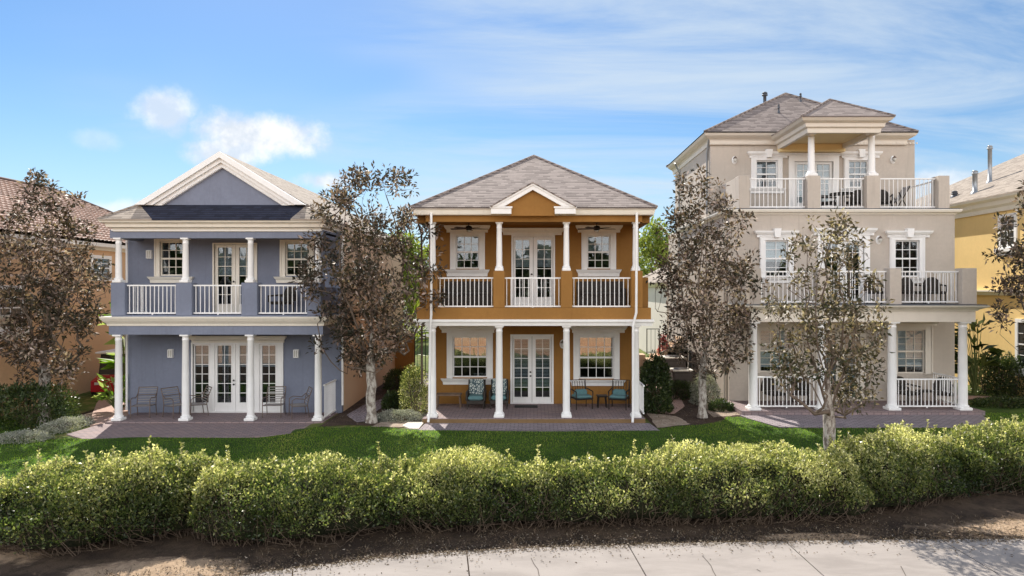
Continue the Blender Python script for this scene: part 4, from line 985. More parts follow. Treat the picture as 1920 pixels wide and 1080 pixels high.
def tree(name, label, base, trunk_h, prof, ntips, per, leafL, seed, tr=.12, mat=LEAF_T, lean=(0, 0), lw=.42, group=None, cat='tree', clus=.24, spires=None, top_sparse=0, bark=BARK, thr=-.55, height_leader=.75, rb=0.):
    rng = np.random.default_rng(seed); pr = random.Random(seed)
    root = thing(name, base, label, cat, group); bx, by, bz = base
    zs = np.array([p[0] for p in prof]); rs = np.array([p[1] for p in prof]); cxo = np.array([p[2] if len(p) > 2 else 0 for p in prof])
    nz = Nz(seed, .9); ztop = zs[-1]; tips = []
    while len(tips) < ntips:
        z = rng.uniform(zs[0], zs[-1]); r = np.interp(z, zs, rs); 
        if rng.random() > (r/rs.max())**1.2+.05: continue
        a = rng.uniform(0, 6.283); q_ = r*math.sqrt(rng.uniform(.03, 1))
        p = np.array([q_*math.cos(a)+np.interp(z, zs, cxo), q_*math.sin(a)*.72, z])
        if nz(p[None])[0] < thr: continue
        if spires and z > spires[0] and min(math.hypot(p[0]-c_, p[1])/r_ for c_, r_ in spires[1:]) > 1: continue
        if rng.random() > np.clip(1.35-.75*(z-zs[0])/(ztop-zs[0]), .55, 1): continue
        if top_sparse and z > zs[0]+(ztop-zs[0])*.6 and rng.random() < top_sparse: continue
        if tips and min(np.sum((np.array(tips[-60:])-p)**2, axis=1)) < .02: continue
        tips.append(p)
    tips = np.array(tips); c0 = np.array([lean[0], lean[1], trunk_h]); tips = tips[np.argsort(np.linalg.norm(tips-c0, axis=1))]
    nodes = []; par = []
    def add(p, q_): nodes.append(np.array(p, float)); par.append(q_); return len(nodes)-1
    k = add((0, 0, 0), -1); nt_ = 6
    for i in range(1, nt_+1):
        t = i/nt_; k = add((lean[0]*t+pr.uniform(-.02, .02), lean[1]*t, trunk_h*t), k)
    tend = k; zl = trunk_h+(ztop-trunk_h)*.9; nl_ = 9
    for i in range(1, nl_+1):
        t = i/nl_; z = trunk_h+(zl-trunk_h)*t; k = add((lean[0]+(np.interp(z, zs, cxo)-lean[0])*t+pr.uniform(-.09, .09), pr.uniform(-.08, .08), z), k)
    for q5 in range(6):   # ascending leaders from the fork
        a = 1.05*q5+rng.uniform(-.3, .3); k = tend+(q5 % 3); st0 = nodes[k]; zt_ = trunk_h+(ztop-trunk_h)*rng.uniform(.62, .95); sp_ = rng.uniform(.35, .55)
        for i in range(1, 8):
            t = i/7; z = st0[2]+(zt_-st0[2])*t; rr_ = np.interp(z, zs, rs)*sp_*min(1, t*2.2)**.8
            k = add((np.interp(z, zs, cxo)*min(1, t*1.5)+rr_*math.cos(a)+rng.normal()*.05, rr_*math.sin(a)*.8+rng.normal()*.05, z), k)
    first = tend
    for t in tips:
        A = np.array(nodes[first:]); d = t-A; L = np.linalg.norm(d, axis=1)+1e-6; up = d[:, 2]/L
        cost = L*(1+1.3*np.clip(.5-up, 0, 2)); i = int(np.argmin(cost))+first
        n0 = nodes[i]; dd = t-n0; l = np.linalg.norm(dd); m = max(1, int(l/.3)); kk = i
        for j in range(1, m+1):
            s = j/m; p = n0+dd*s; p[2] -= .10*l*math.sin(math.pi*s)*.6; p += rng.normal(size=3)*.02*(j < m); kk = add(p, kk)
    n = len(nodes); cnt = np.zeros(n); has = np.zeros(n, bool)
    for i in range(n-1, -1, -1):
        if cnt[i] == 0: cnt[i] = 1
        if par[i] >= 0: cnt[par[i]] += cnt[i]; has[par[i]] = True
    rad = tr*(cnt/cnt[0])**.66; rad = np.maximum(rad, .0045); rad[:tend+1] = tr
    g = MB(); B = np.array([bx, by, bz])
    tp = [nodes[i]+B for i in range(0, tend+1)]; tr_ = [rad[i] for i in range(0, tend+1)]; tr_[0] *= 1.35; tr_[1] *= 1.05
    kids = {}
    for i in range(1, n): kids.setdefault(par[i], []).append(i)
    def chain(i): # longest-thick chain
        c = [i]
        while c[-1] in kids: c.append(max(kids[c[-1]], key=lambda q_: cnt[q_]))
        return c
    starts = [0]; done = set()
    st = [0]; big = MB(); first_c = True
    while st:
        s = st.pop(); c = chain(s); 
        for q_ in c:
            for w in kids.get(q_, []):
                if w not in c: st.append(w)
        pts = ([nodes[par[s]]] if par[s] >= 0 else [])+[nodes[q_] for q_ in c]; rr = ([rad[s]] if par[s] >= 0 else [])+[rad[q_] for q_ in c]
        if first_c:
            rr[0] *= 1.4; first_c = False; tg = MB(); k_ = tend+3; tg.tube([p+B for p in pts[:k_]], [float(x) for x in rr[:k_]], 12); tg.build('trunk', bark, root); pts = pts[k_-1:]; rr = rr[k_-1:]
        if len(pts) > 1: (big).tube([p+B for p in pts], [float(x) for x in rr], 7 if rr[0] > .04 else 4)
    big.build('branches', LIMB, root)
    # leaves in whorls at twig ends
    P = []; Dv = []; 
    ends = [i for i in range(n) if not has[i]]; sub = [par[i] for i in ends]+[i for i in range(tend+12, n) if rng.random() < rb]
    E = np.array([nodes[i] for i in ends]+[nodes[i] for i in sub if rng.random() < .55])
    for e in E:
        m = int(per*rng.uniform(.5, 1.5)); o = rdir(rng, m); rr = clus*rng.uniform(.15, 1.25, m)[:, None]
        P.append(e+o*rr+[0, 0, .03]); Dv.append(o+rng.normal(size=(m, 3))*.5+[0, 0, .1])
    P = np.concatenate(P)+B; Dv = np.concatenate(Dv); m = len(P)
    Nn = rdir(rng, m, .7); ln = leafL*rng.uniform(.6, 1.25, m); cn = Nz(seed+9, .8)
    rnd = rng.random(m)*.8+.12*cn(P)+.1
    leafmesh('crown', P, Dv, Nn, ln, ln*lw, mat, root, rnd)
    return root
G_ = 'garden trees in front of the houses'
def zc(py, D, base): return Z(py, D)-base
# tree beside the tan house
D = 22.6; b = -.2
tree('broadleaf_tree', 'bronze-leaved tree in front of the tan tiled house', (X(84, D), D, b), zc(690, D, b), [(zc(712, D, b), .8, .1), (zc(665, D, b), 1.3, 0), (zc(600, D, b), 1.75, .1), (zc(520, D, b), 1.8, .2), (zc(440, D, b), 1.55, .2), (zc(385, D, b), 1.15, .2), (zc(350, D, b), .9, .3), (zc(332, D, b), .6, .1)], 440, 42, .17, 11, .17, group=G_, lw=.42, thr=-.9)
D = 21.6; b = 0
tree('broadleaf_tree', 'bronze-leaved tree with pale trunk between the blue and the ochre house', (X(696, D), D, b), zc(690, D, b), [(zc(700, D, b), .8, .0), (zc(660, D, b), 1.45, -.2), (zc(590, D, b), 2.1, -.1), (zc(520, D, b), 2.35, .15), (zc(440, D, b), 2.15, .1), (zc(390, D, b), 1.6, 0), (zc(355, D, b), 1.3, 0), (zc(326, D, b), 1.0, .3)], 500, 38, .165, 22, .15, group=G_, thr=-.75, spires=(zc(405, D, b), (-.75, .95), (.70, .75)))
D = 22.3; b = .02
tree('broadleaf_tree', 'bronze-leaved tree beside the greige house above the air conditioners', (X(1317, D), D, b), zc(690, D, b), [(zc(705, D, b), .7, .1), (zc(668, D, b), 1.3, .15), (zc(600, D, b), 1.6, .05), (zc(520, D, b), 1.7, .1), (zc(450, D, b), 1.5, .25), (zc(400, D, b), 1.3, .15), (zc(360, D, b), .95, .1), (zc(328, D, b), .75, -.05)], 430, 36, .16, 33, .13, group=G_, thr=-.6, spires=(zc(400, D, b), (-.75, .6), (.5, .8)))
D = 15.2; b = -.25
tree('broadleaf_tree', 'thin tree with bare upper twigs growing out of the hedge', (X(1556, D), D, b), zc(780, D, b), [(zc(785, D, b), .35, 0), (zc(745, D, b), .95, -.05), (zc(680, D, b), 1.3, 0), (zc(600, D, b), 1.25, -.1), (zc(530, D, b), 1.15, -.15), (zc(470, D, b), .95, -.05), (zc(412, D, b), .45, -.1)], 320, 30, .12, 44, .13, mat=LEAF_O, group=G_, clus=.17, top_sparse=.5, thr=-.8)
D = 20.5; b = 0
tree('broadleaf_tree', 'bronze-leaved tree cut off by the right edge, before the yellow house', (X(1985, D), D, b), zc(690, D, b), [(zc(690, D, b), .6, .0), (zc(640, D, b), 1.6, 0), (zc(540, D, b), 1.9, 0), (zc(460, D, b), 1.7, 0), (zc(380, D, b), 1.3, 0), (zc(325, D, b), .7, 0)], 300, 46, .16, 55, .15, group=G_, thr=-.5)
# far trees seen in the gaps
for i, (px, D, r, zt, lab, nm) in enumerate([(765, 52, 2.6, 8.3, 'yellow-green tree far behind, in the gap left of the ochre house', 1), (728, 60, 3.5, 9.0, 'dull green tree far behind the tree left of the ochre house', 1), (1232, 56, 2.6, 9.4, 'sunlit yellow-green tree far behind, in the gap right of the ochre house', 1), (1262, 66, 3.2, 8.8, 'pale green tree farthest back, right of the ochre house', 1)]):
    tree('distant_tree', lab, (X(px, D), D, -.03), 2.2, [(2, r*.5), (3.5, r), (zt*.6, r), (zt*.85, r*.7), (zt, r*.25)], 150, 50, .34, 70+i, .2, mat=LEAF_Y, clus=.55, group='trees far behind the houses', thr=-1.3, lw=.5)

def shrub(name, label, x, y, rx, ry, h, n, L, mat, seed, z=None, cat='shrub', group=None, box=.0, up=.5, lw=.5, stems=True, sq=2.4):
    rng = np.random.default_rng(seed); z = gz(x, y) if z is None else z
    root = thing(name, (x, y, z), label, cat, group); nz = Nz(seed, 1.8)
    u = rdir(rng, n); u[:, 2] = np.abs(u[:, 2])*1.15-.15
    e = (np.abs(u)**sq).sum(1)**(-1/sq); d = u*e[:, None]
    r = rng.uniform(.72, 1.02, n)*(1+.11*nz(d*2))
    P = d*r[:, None]*[rx, ry, h*.9]+[x, y, z+h*.12]
    P[:, 2] = np.maximum(P[:, 2], z+.02)
    Dv = u+rng.normal(size=(n, 3))*.6+[0, 0, up]; Nn = u+rdir(rng, n)*.8
    ln = L*rng.uniform(.6, 1.3, n)
    leafmesh('foliage', P, Dv, Nn, ln, ln*lw, mat, root, rng.random(n)*.85+.14*nz(P))
    if stems:
        g = MB()
        for k in range(12):
            a = rng.uniform(0, 6.28); q_ = rng.uniform(.3, .85); g.tube([(x+.08*math.cos(a), y+.08*math.sin(a), z-.03), (x+rx*q_*.5*math.cos(a), y+ry*q_*.5*math.sin(a), z+h*.4), (x+rx*q_*math.cos(a), y+ry*q_*math.sin(a), z+h*.8)], [.02, .014, .006], 5)
        g.build('stem', TWIG, root)
    return root
S = shrub
S('shrub', 'large dull green shrub under the leftmost tree', -16.6, 22.2, 1.5, 1.1, 1.25, 9000, .09, LEAF_D, 1)
S('boxwood_shrub', 'clipped boxy shrub beside the left corner of the ochre house', X(775, 23.2), 23.2, .42, .42, 1.45, 7000, .05, LEAF_H, 2, sq=5)
S('shrub', 'dark glossy shrub at the right corner of the ochre house', X(1228, 23.6), 23.6, .52, .6, 1.85, 6500, .10, LEAF_D, 3)
S('shrub', 'loose pale shrub against the side of the greige house', X(1322, 25.2), 25.2, .5, .5, 1.1, 4200, .07, LEAF_S, 4)
S('shrub', 'low round green shrub next to the air conditioners', X(1272, 26.4), 26.4, .55, .5, .65, 3500, .06, LEAF_D, 5)
S('shrub', 'small dark shrub at the foot of the tree beside the greige house', X(1352, 23.7), 23.7, .42, .3, .35, 1800, .07, LEAF_D, 6)
S('shrub', 'small dark grassy shrub on the mulch beside the curved path', X(738, 24.2), 24.2, .35, .35, .55, 2500, .09, LEAF_D, 7)
S('shrub', 'low silvery shrub in front of the clipped boxy shrub', X(752, 21.9), 21.9, .75, .35, .33, 5200, .045, LEAF_S, 8)
S('shrub', 'dark low shrub behind the curved path near the garden wall', X(748, 29), 29, .6, .5, .8, 2200, .09, LEAF_D, 9)
S('shrub', 'silvery low shrub beside the left end of the blue house patio', -14.75, 21.5, .55, .95, .30, 5500, .045, LEAF_S, 10)
S('shrub', 'small silvery shrub farther forward left of the blue house patio', -14.9, 19.9, .75, .5, .26, 4200, .045, LEAF_S, 12)
for i, (px, D) in enumerate(((1848, 27.5), (1874, 27.2), (1902, 26.9))):
    S('boxwood_shrub', ('clipped dark hedge bush nearest the greige house, by the yellow wall', 'middle clipped dark hedge bush by the yellow wall', 'clipped dark hedge bush at the right edge by the yellow wall')[i], X(px, D), D, .42, .5, 1.45, 3800, .08, LEAF_D, 20+i, sq=5, group='clipped bushes by the yellow house')
S('shrub', 'low green ground shrub in front of the yellow house path', X(1885, 24.6), 24.6, 1.2, .5, .3, 4000, .07, LEAF_D, 26)
S('red_plant', 'pinkish-red leafed plant in front of the garage wall', X(1244, 31), 31, 0.24, .24, 1.15, 600, .13, LEAF_R, 27, z=.9, cat='plant', up=1.2, lw=.3, sq=2)
def bigleaf(name, label, x, y, z, h, n, L, w, mat, seed, spread=.5, cat='plant'):
    rng = np.random.default_rng(seed); root = thing(name, (x, y, z), label, cat); P = []; Dv = []; g = MB()
    for i in range(n):
        a = rng.uniform(0, 6.28); zz = h*rng.uniform(.25, 1); e = np.array([x+spread*.5*math.cos(a), y+spread*.5*math.sin(a), z+zz])
        g.tube([(x, y, z), ((x+e[0])/2, (y+e[1])/2, z+zz*.6), tuple(e)], [.02, .014, .008], 5)
        for k in range(3): P.append(e+rng.normal(size=3)*.04); Dv.append([math.cos(a)+rng.normal()*.4, math.sin(a)+rng.normal()*.4, rng.uniform(-.1, .9)])
    g.build('stem', LEAFSTEM, root); P = np.array(P); m = len(P)
    leafmesh('foliage', P, np.array(Dv), rdir(rng, m, 1.0), L*rng.uniform(.7, 1.2, m), w*rng.uniform(.8, 1.2, m), mat, root, rng.random(m))
LEAFSTEM = paint('green_stem', (.12, .16, .05), .6)
bigleaf('ginger_plant', 'leafy green and cream plant behind the left porch column of the blue house', -14.75, 24.2, -.15, 1.25, 46, .34, .11, LEAF_P, 31, .8)
bigleaf('banana_plant', 'tall bright green tropical plant behind the left corner of the blue house', X(237, 25.6), 25.6, -.1, 3.3, 16, .8, .26, LEAF_P, 32, .35)
bigleaf('banana_plant', 'dark tropical plant between the greige and yellow houses', X(1829, 27.0), 27, 0, 3.0, 34, .75, .2, LEAF_D, 33, .8)
bigleaf('palm_plant', 'bright green palm fronds in the gap left of the ochre house', X(764, 36), 36, -.03, 3.2, 40, 1.1, .12, LEAF_Y, 34, .9)

# hedges ----------------------------------------------------------------
def hedge(label, cl, seed, dens=2300, shoots=60):
    """cl: list of (x, yfront, depth, ztop)"""
    rng = np.random.default_rng(seed); c = np.array(cl); root = thing('hedge', (float(c[:, 0].mean()), float(c[:, 1].mean()+1), -.33), label, 'hedge', 'hedge bushes along the sidewalk')
    ln = np.r_[0, np.cumsum(np.hypot(np.diff(c[:, 0]), np.diff(c[:, 1])))]; tot = ln[-1]
    n1 = Nz(seed, .55); n2 = Nz(seed+1, 1.5); n3 = Nz(seed+2, 4)
    def surf(s, th, r):
        # s along, th 0 (front base) .. pi (back base)
        x = np.interp(s, ln, c[:, 0]); yf = np.interp(s, ln, c[:, 1]); dp = np.interp(s, ln, c[:, 2]); zt = np.interp(s, ln, c[:, 3])
        end = np.clip(np.minimum(s, tot-s)/.9, 0, 1); end = np.sqrt(np.maximum(1-(1-end)**2, 0))
        ct, st = np.cos(th), np.sin(th); e = 2.1; k = (np.abs(ct)**e+np.abs(st)**e)**(-1/e)
        h = (zt+.27)*(.45+.55*end); hd = dp/2*(.35+.65*end)
        y = yf+dp/2-ct*k*hd*r; z = -.16+st*k*h*r
        P = np.stack([x, y, z], 1)
        b = .14*n1(P)+.11*n2(P)+.07*n3(P); b = b*np.clip(r, 0, 1)
        return P+np.stack([np.zeros_like(b), -ct*b, st*b*.75], 1), ct, st
    n = int(tot*4.3*dens); s = rng.uniform(0, tot, n); th = rng.uniform(-.12, 2.7, n)
    r = 1-np.abs(rng.normal(size=n))*.12+rng.exponential(.035, n)*(rng.random(n)<.5)*-1; deep = rng.random(n) < .22; r = np.where(deep, rng.uniform(.6, .95, n), r)
    P, ct, st = surf(s, th, r)
    keep = P[:, 2] > -.1+.2*rng.random(n)+.12*n2(P)
    low = (th < .5) & (rng.random(n) < .55*(1-np.clip(th, 0, .5)/.5)+.05); keep &= ~low; keep &= ~((n3(P)+.7*n2(P) < -.75) & (rng.random(n) < .8) & (r > .8)); keep &= ~((n1(P*1.7+5) > .8) & (rng.random(n) < .5) & (th < .9))
    P, ct, st = P[keep], ct[keep], st[keep]; n = len(P)
    out = np.stack([np.zeros(n), -ct, st], 1)
    Dv = out*.6+rdir(rng, n)*.9+[0, 0, .45]; Nn = out*.6+rdir(rng, n)*.9+[0, 0, .3]
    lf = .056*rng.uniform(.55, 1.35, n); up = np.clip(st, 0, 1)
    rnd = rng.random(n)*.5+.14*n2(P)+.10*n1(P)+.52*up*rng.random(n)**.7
    Ps = [P]; Ds = [Dv]; Ns = [Nn]; Ls = [lf]; Rs = [rnd]
    g = MB()
    for k in range(shoots):
        s0_ = rng.uniform(.3, tot-.3); p, _, _ = surf(np.array([s0_]), np.array([rng.uniform(1.0, 2.5)]), np.array([.93])); p = p[0]
        h = rng.uniform(.02, .16)+(.22 if rng.random() < .12 else 0); q_ = p+np.array([rng.normal()*.05, rng.normal()*.05, h+.08])
        g.tube([tuple(p-[0, 0, .1]), tuple(q_)], [.006, .003], 4); m = int(12+h*70); t = rng.uniform(.1, 1, m)
        Ps.append(p+(q_-p)*t[:, None]); d = rdir(rng, m); d[:, 2] = np.abs(d[:, 2])*.6+.25; Ds.append(d); Ns.append(rdir(rng, m, .8)); Ls.append(.065*rng.uniform(.6, 1.2, m)); Rs.append(rng.uniform(.55, 1.0, m))
    P = np.concatenate(Ps); lf = np.concatenate(Ls)
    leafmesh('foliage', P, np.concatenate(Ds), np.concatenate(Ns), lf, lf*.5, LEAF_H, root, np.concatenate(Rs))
    # woody stems visible low at the front
    for k in range(int(tot*60)):
        s0_ = rng.uniform(.2, tot-.2); th0 = rng.uniform(.0, .9); a, _, _ = surf(np.array([s0_]), np.array([rng.uniform(.0, .3)]), np.array([rng.uniform(.15, .7)])); a = a[0]; a[2] = -.35
        b_, _, _ = surf(np.array([min(tot-.1, max(.1, s0_+rng.normal()*.35))]), np.array([th0]), np.array([rng.uniform(.85, 1.0)])); b_ = b_[0]
        m_ = (a+b_)/2+rng.normal(size=3)*.08; g.tube([tuple(a), tuple(m_), tuple(b_)], [.007, .005, .002], 4)
    g.build('stem', TWIG, root)
    # dark core added inside to block the view through the leaves
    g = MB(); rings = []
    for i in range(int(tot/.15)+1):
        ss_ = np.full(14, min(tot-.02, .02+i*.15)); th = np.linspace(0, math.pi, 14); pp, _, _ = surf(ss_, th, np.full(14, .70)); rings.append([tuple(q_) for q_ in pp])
    g.rings(rings, True, True); g.build('filler_core', HCORE, root)
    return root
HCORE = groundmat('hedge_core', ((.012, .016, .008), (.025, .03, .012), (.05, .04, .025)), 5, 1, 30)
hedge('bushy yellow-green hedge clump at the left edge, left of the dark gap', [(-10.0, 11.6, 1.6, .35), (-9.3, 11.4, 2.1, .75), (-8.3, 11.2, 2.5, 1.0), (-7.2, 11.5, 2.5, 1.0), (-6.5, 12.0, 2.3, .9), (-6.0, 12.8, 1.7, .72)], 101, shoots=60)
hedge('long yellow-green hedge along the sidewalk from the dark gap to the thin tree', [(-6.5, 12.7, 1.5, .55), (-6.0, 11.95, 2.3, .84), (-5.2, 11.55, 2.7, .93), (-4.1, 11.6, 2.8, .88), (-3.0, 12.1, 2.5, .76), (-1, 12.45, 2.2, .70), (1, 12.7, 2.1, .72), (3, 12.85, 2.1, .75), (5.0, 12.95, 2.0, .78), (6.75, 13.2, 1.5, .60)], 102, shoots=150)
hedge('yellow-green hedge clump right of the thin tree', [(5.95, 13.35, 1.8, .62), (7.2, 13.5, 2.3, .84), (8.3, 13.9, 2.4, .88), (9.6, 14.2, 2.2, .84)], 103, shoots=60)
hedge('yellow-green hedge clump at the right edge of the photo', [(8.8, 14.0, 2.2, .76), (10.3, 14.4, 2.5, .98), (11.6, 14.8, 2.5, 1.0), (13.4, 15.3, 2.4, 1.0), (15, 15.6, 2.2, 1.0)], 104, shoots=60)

# the wood across the road, mirrored in the upper windows
rng = np.random.default_rng(77); n = 16000; x = rng.uniform(-120, 120, n); top = 8.6+1.6*np.sin(x*.11+1)+1.3*np.sin(x*.29)+.8*np.sin(x*.71+2)
P = np.c_[x, rng.uniform(-68, -60, n), rng.random(n)**.8*top]
tag(leafmesh('far_wood', P, rdir(rng, n, .3), rdir(rng, n)+[0, .8, 0], 1.7*rng.uniform(.6, 1.3, n), 1.0, LEAF_D, None, rng.random(n)), 'dark wood across the sandy ground opposite the houses', 'wood', kind='stuff')
# grass, litter
def pin(poly, x, y):
    c = False; j = len(poly)-1
    for i in range(len(poly)):
        xi, yi = poly[i]; xj, yj = poly[j]
        if (yi > y) != (yj > y) and x < (xj-xi)*(y-yi)/(yj-yi)+xi: c = not c
        j = i
    return c
rng = np.random.default_rng(5); P = []
for _ in range(210000):
    x = rng.uniform(-19, 19); y = 15.0+rng.random()**1.0*8.2
    if abs((x*F/y)+41) > 1000: continue
    if pin(lawn_poly, x, y): P.append((x, y))
P = np.array(P)
pats = [[(-14.15, 20.6), (-13.2, 19.9), (-8.2, 20.2), (-7.3, 20.65), (-6.7, 21.6), (-6.7, 23), (-14.2, 23)], [(-4.1, 20.3), (3.85, 20.25), (3.7, 22), (-4.1, 22)], [(7.35, 20.7), (14.2, 20.65), (15, 23), (6.8, 23)]]
P = np.array([p for p in P if not any(pin(q_, p[0], p[1]) for q_ in pats)])
Pz = np.array([gz(x, y)+.012 for x, y in P]); P3 = np.c_[P, Pz]; n = len(P3)
gn = Nz(3, .5)
d = rdir(rng, n)*.5; d[:, 2] = 1; hgt = .045*rng.uniform(.5, 1.4, n)
tag(leafmesh('grass', P3, d, rdir(rng, n)*[1, 1, .1], hgt, .011, GRASSB, None, rng.random(n)*.7+.15*gn(P3)+.1, 0), 'short green grass of the front lawn', 'grass', kind='stuff')
# fallen leaves on the verge, the sidewalk edge and the mulch
P = []; 
for _ in range(15000):
    x = rng.uniform(-11, 13); ye = float(np.interp(x, [e[0] for e in edge], [e[1] for e in edge])); t = abs(rng.normal())*.55
    y = ye-.16+t if rng.random() < .8 else ye+rng.uniform(-1.0, 0)*rng.random()**3
    P.append((x, y, (-.282 if y < ye else gz(x, y)+.014)+rng.uniform(0, .02)))
for _ in range(2500):
    x = rng.choice([rng.uniform(-6.6, -3.7), rng.uniform(3.8, 6.9)]); y = rng.uniform(21.3, 28); P.append((x, y, gz(x, y)+.03))
P = np.array(P); n = len(P); d = rdir(rng, n)*[1, 1, .45]
tag(leafmesh('leaf_litter', P, d, rdir(rng, n, 1.5), .05*rng.uniform(.4, 1.3, n), .022, LITTER, None, rng.random(n)), 'dry fallen leaves scattered along the sidewalk edge and beds', 'leaves', kind='stuff')
# low weeds and twigs on the verge
P = []; D_ = []
for _ in range(150):
    x = rng.uniform(-10.5, 12); ye = float(np.interp(x, [e[0] for e in edge], [e[1] for e in edge])); y = ye+.15+rng.random()*1.1; m = rng.integers(8, 30)
    for k in range(m): P.append((x+rng.normal()*.09, y+rng.normal()*.07, gz(x, y)+.01+rng.random()*.03)); D_.append((rng.normal()*.7, rng.normal()*.7, rng.random()+.2))
n = len(P); tag(leafmesh('verge_weeds', P, D_, rdir(rng, n, 1), .07*rng.uniform(.5, 1.3, n), .012, LITTER, None, rng.random(n)), 'sparse dry weeds on the bare verge below the hedge', 'weeds', kind='stuff')

# ------------------------------------------------------------------ between the houses
def simple(name, loc, label, cat, group=None): return thing(name, loc, label, cat, group)
bgk = thing('house', (8, 44, 0), 'low cream garage building in the gap right of the ochre house', 'house')
g = MB(); g.box(7.4, 14, 36.8, 52, 0, 4.6); g.build('wall', GREIGEW, bgk)
g = MB(); g.slab([(7.0, 36.4, 4.6), (14, 36.4, 4.6), (12, 42, 7.1), (12, 50, 7.1), (7.0, 50, 4.6)], .08)
g.mesh([(7.0, 36.4, 4.6), (14, 36.4, 4.6), (12, 42, 7.1)], [(0, 1, 2)]); g.build('roof', SHINGLE_W, bgk)
cornice(bgk, [(7.4, 52), (7.4, 36.8), (14, 36.8)], [(-.02, 4.3), (.1, 4.3), (.35, 4.52), (.35, 4.6), (-.02, 4.6)], CREAM, 'gutter'); downspout(bgk, [(7.3, 37.2, 4.4), (7.3, 37.2, 0)], GREIGEW, .06)
g = MB(); g.box(7.8, 9.4, 36.70, 36.8, 0, 2.2); g.build('garage_door', WHITE, bgk)
bgl = thing('house', (-8, 62, 0), 'small white house far behind, in the gap left of the ochre house', 'house')
g = MB(); g.box(-14, -8.6, 58, 70, 0, 4.5); g.build('wall', WHITE, bgl)
g = MB(); A, B, C, E = (-14.6, 57.5, 4.5), (-8.0, 57.5, 4.5), (-8.0, 70.5, 4.5), (-14.6, 70.5, 4.5); P_, Q_ = (-11.3, 60, 6.3), (-11.3, 68, 6.3)
for pl in ([A, B, P_], [B, C, Q_, P_], [C, E, Q_], [E, A, P_, Q_]): g.slab(pl, .08)
g.build('roof', SHINGLE_W, bgl)
g = MB(); 
for x_ in (-12.8, -10.6): g.box(x_, x_+1.2, 57.93, 58, 1.0, 2.4)
g.build('window', DARKGLASS, bgl)
# garden wall, gate
gw = thing('garden_wall', (X(757, 33), 33, 0), 'ochre stucco garden wall behind the path, left of the ochre house', 'wall')
g = MB(); g.bbox(X(737, 33), X(776, 33), 33, 33.25, -.1, 1.95, .01); g.build('wall_panel', ORANGE, gw); g = MB(); g.box(X(736, 33)-.05, X(777, 33), 32.95, 33.3, 1.952, 2.03); g.build('coping', ORANGE, gw)
def bars(name, label, p0, p1, z0, z1, sp=.12, cat='fence', slope=0, group=None):
    a, b = Vector(p0), Vector(p1); L = (b-a).length; root = thing(name, (p0[0], p0[1], z0), label, cat, group); g = MB(); d = (b-a)/L; n = int(L/sp)
    for i in range(n+1):
        p = a+d*(L*i/n); dz = slope*L*i/n; g.tube([(p.x, p.y, z0+dz), (p.x, p.y, z1+dz)], .009 if 0 < i < n else .022, 5)
    g.build('baluster', METALD, root); g = MB()
    for z in (z0+.08, z1-.02): g.tube([(a.x, a.y, z), (b.x, b.y, z+slope*L)], .018, 6)
    g.build('rail', METALD, root); return root
bars('metal_gate', 'dark metal gate beside the ochre garden wall', (X(777, 33), 33.1), (X(797, 33), 33.1), 0, 2.1, cat='gate')
bars('metal_railing', 'black metal stair railing sloping up behind the dark shrub', (X(1213, 29.5), 29.5), (X(1236, 29.5), 29.5), 1.4, 2.5, .14, cat='railing')
bars('metal_railing', 'black metal stair railing rising towards the greige house', (X(1238, 30.5), 30.5), (X(1296, 30.5), 30.5), 1.25, 2.2, .14, cat='railing', slope=.55)
st = thing('stairs', (5.0, 31, 0), 'cream stucco stair block behind the air conditioners', 'stairs')
g = MB()
for k in range(6): g.box(5.1+k*.3, 6.9, 30.65, 31.9, (k*.2 if k else -.05), 1.0+(k+1)*.2-.2)
g.box(3.9, 5.097, 31.2, 31.9, -.05, 1.2); g.build('steps', PEACH, st)
def acunit(x, y, s, h):
    r_ = thing('air_conditioner', (0, 0, 0), None, 'air conditioner'); w = s/2
    g = MB(); g.bbox(-w, w, -w, w, .0, h-.06, .03)
    k = -w+.05
    g.build('casing', ACM, r_); g = MB()
    z = .10
    while z < h-.16: g.box(-w-.008, w+.008, -w-.008, w+.008, z, z+.018); z += .05
    g.build('louvre', ACL, r_); g = MB(); g.box(-w-.02, w+.02, -w-.02, w+.02, h-.058, h); g.build('lid', CREAM, r_)
    g = MB(); g.lathe(0, 0, [(.02, h+.001), (w*.8, h+.001), (w*.8, h+.02), (w*.7, h+.035), (.02, h+.035)], 18); g.build('fan_grille', METALD, r_)
    r_.location = (x, y, gz(x, y)); return r_
ACM = paint('ac_casing', (.10, .085, .08), .5, .1, metal=.2); ACL = paint('ac_louvre', (.16, .14, .13), .5, .1)
a1 = acunit(X(1277, 28), 28, .78, .95); a1['label'] = 'brown air conditioner with cream lid, nearer of the two beside the greige house'
a2 = dup(a1, (X(1262, 29.5), 29.5, .25), 0, 'brown air conditioner farther back, under the metal stair railing')
for a_ in (a1, a2): a_['group'] = 'air conditioners'
a2.scale = (1.15, 1.15, 1.1)
# golf cart
gc = thing('golf_cart', (0, 0, 0), 'red golf cart with white roof beside the tan house wall', 'golf cart')
RED = paint('red_body', (.42, .02, .03), .25, .05); RUB = paint('rubber', (.02, .02, .02), .8)
g = MB(); g.slab([(-.6, -1.15, .62), (.6, -1.15, .62), (.6, -.55, .80), (-.6, -.55, .80)], .42); g.bbox(-.6, .6, -.55, 1.1, .28, .42, .02); g.bbox(-.6, .6, .25, 1.15, .42, .78, .04); b_ = g.build('body', RED, gc)
g = MB(); g.box(-.45, -.25, -1.18, -1.13, .48, .58); g.build('headlight', LAMPG, gc); g = MB(); g.box(.25, .45, -1.18, -1.13, .48, .58); g.build('headlight', LAMPG, gc)
g = MB(); g.bbox(-.52, .52, .2, .7, .78, .90, .03); g.slab([(-.52, .72, .88), (.52, .72, .88), (.52, .85, 1.3), (-.52, .85, 1.3)], .08, (0, 1, 0)); g.build('seat', SLING, gc)
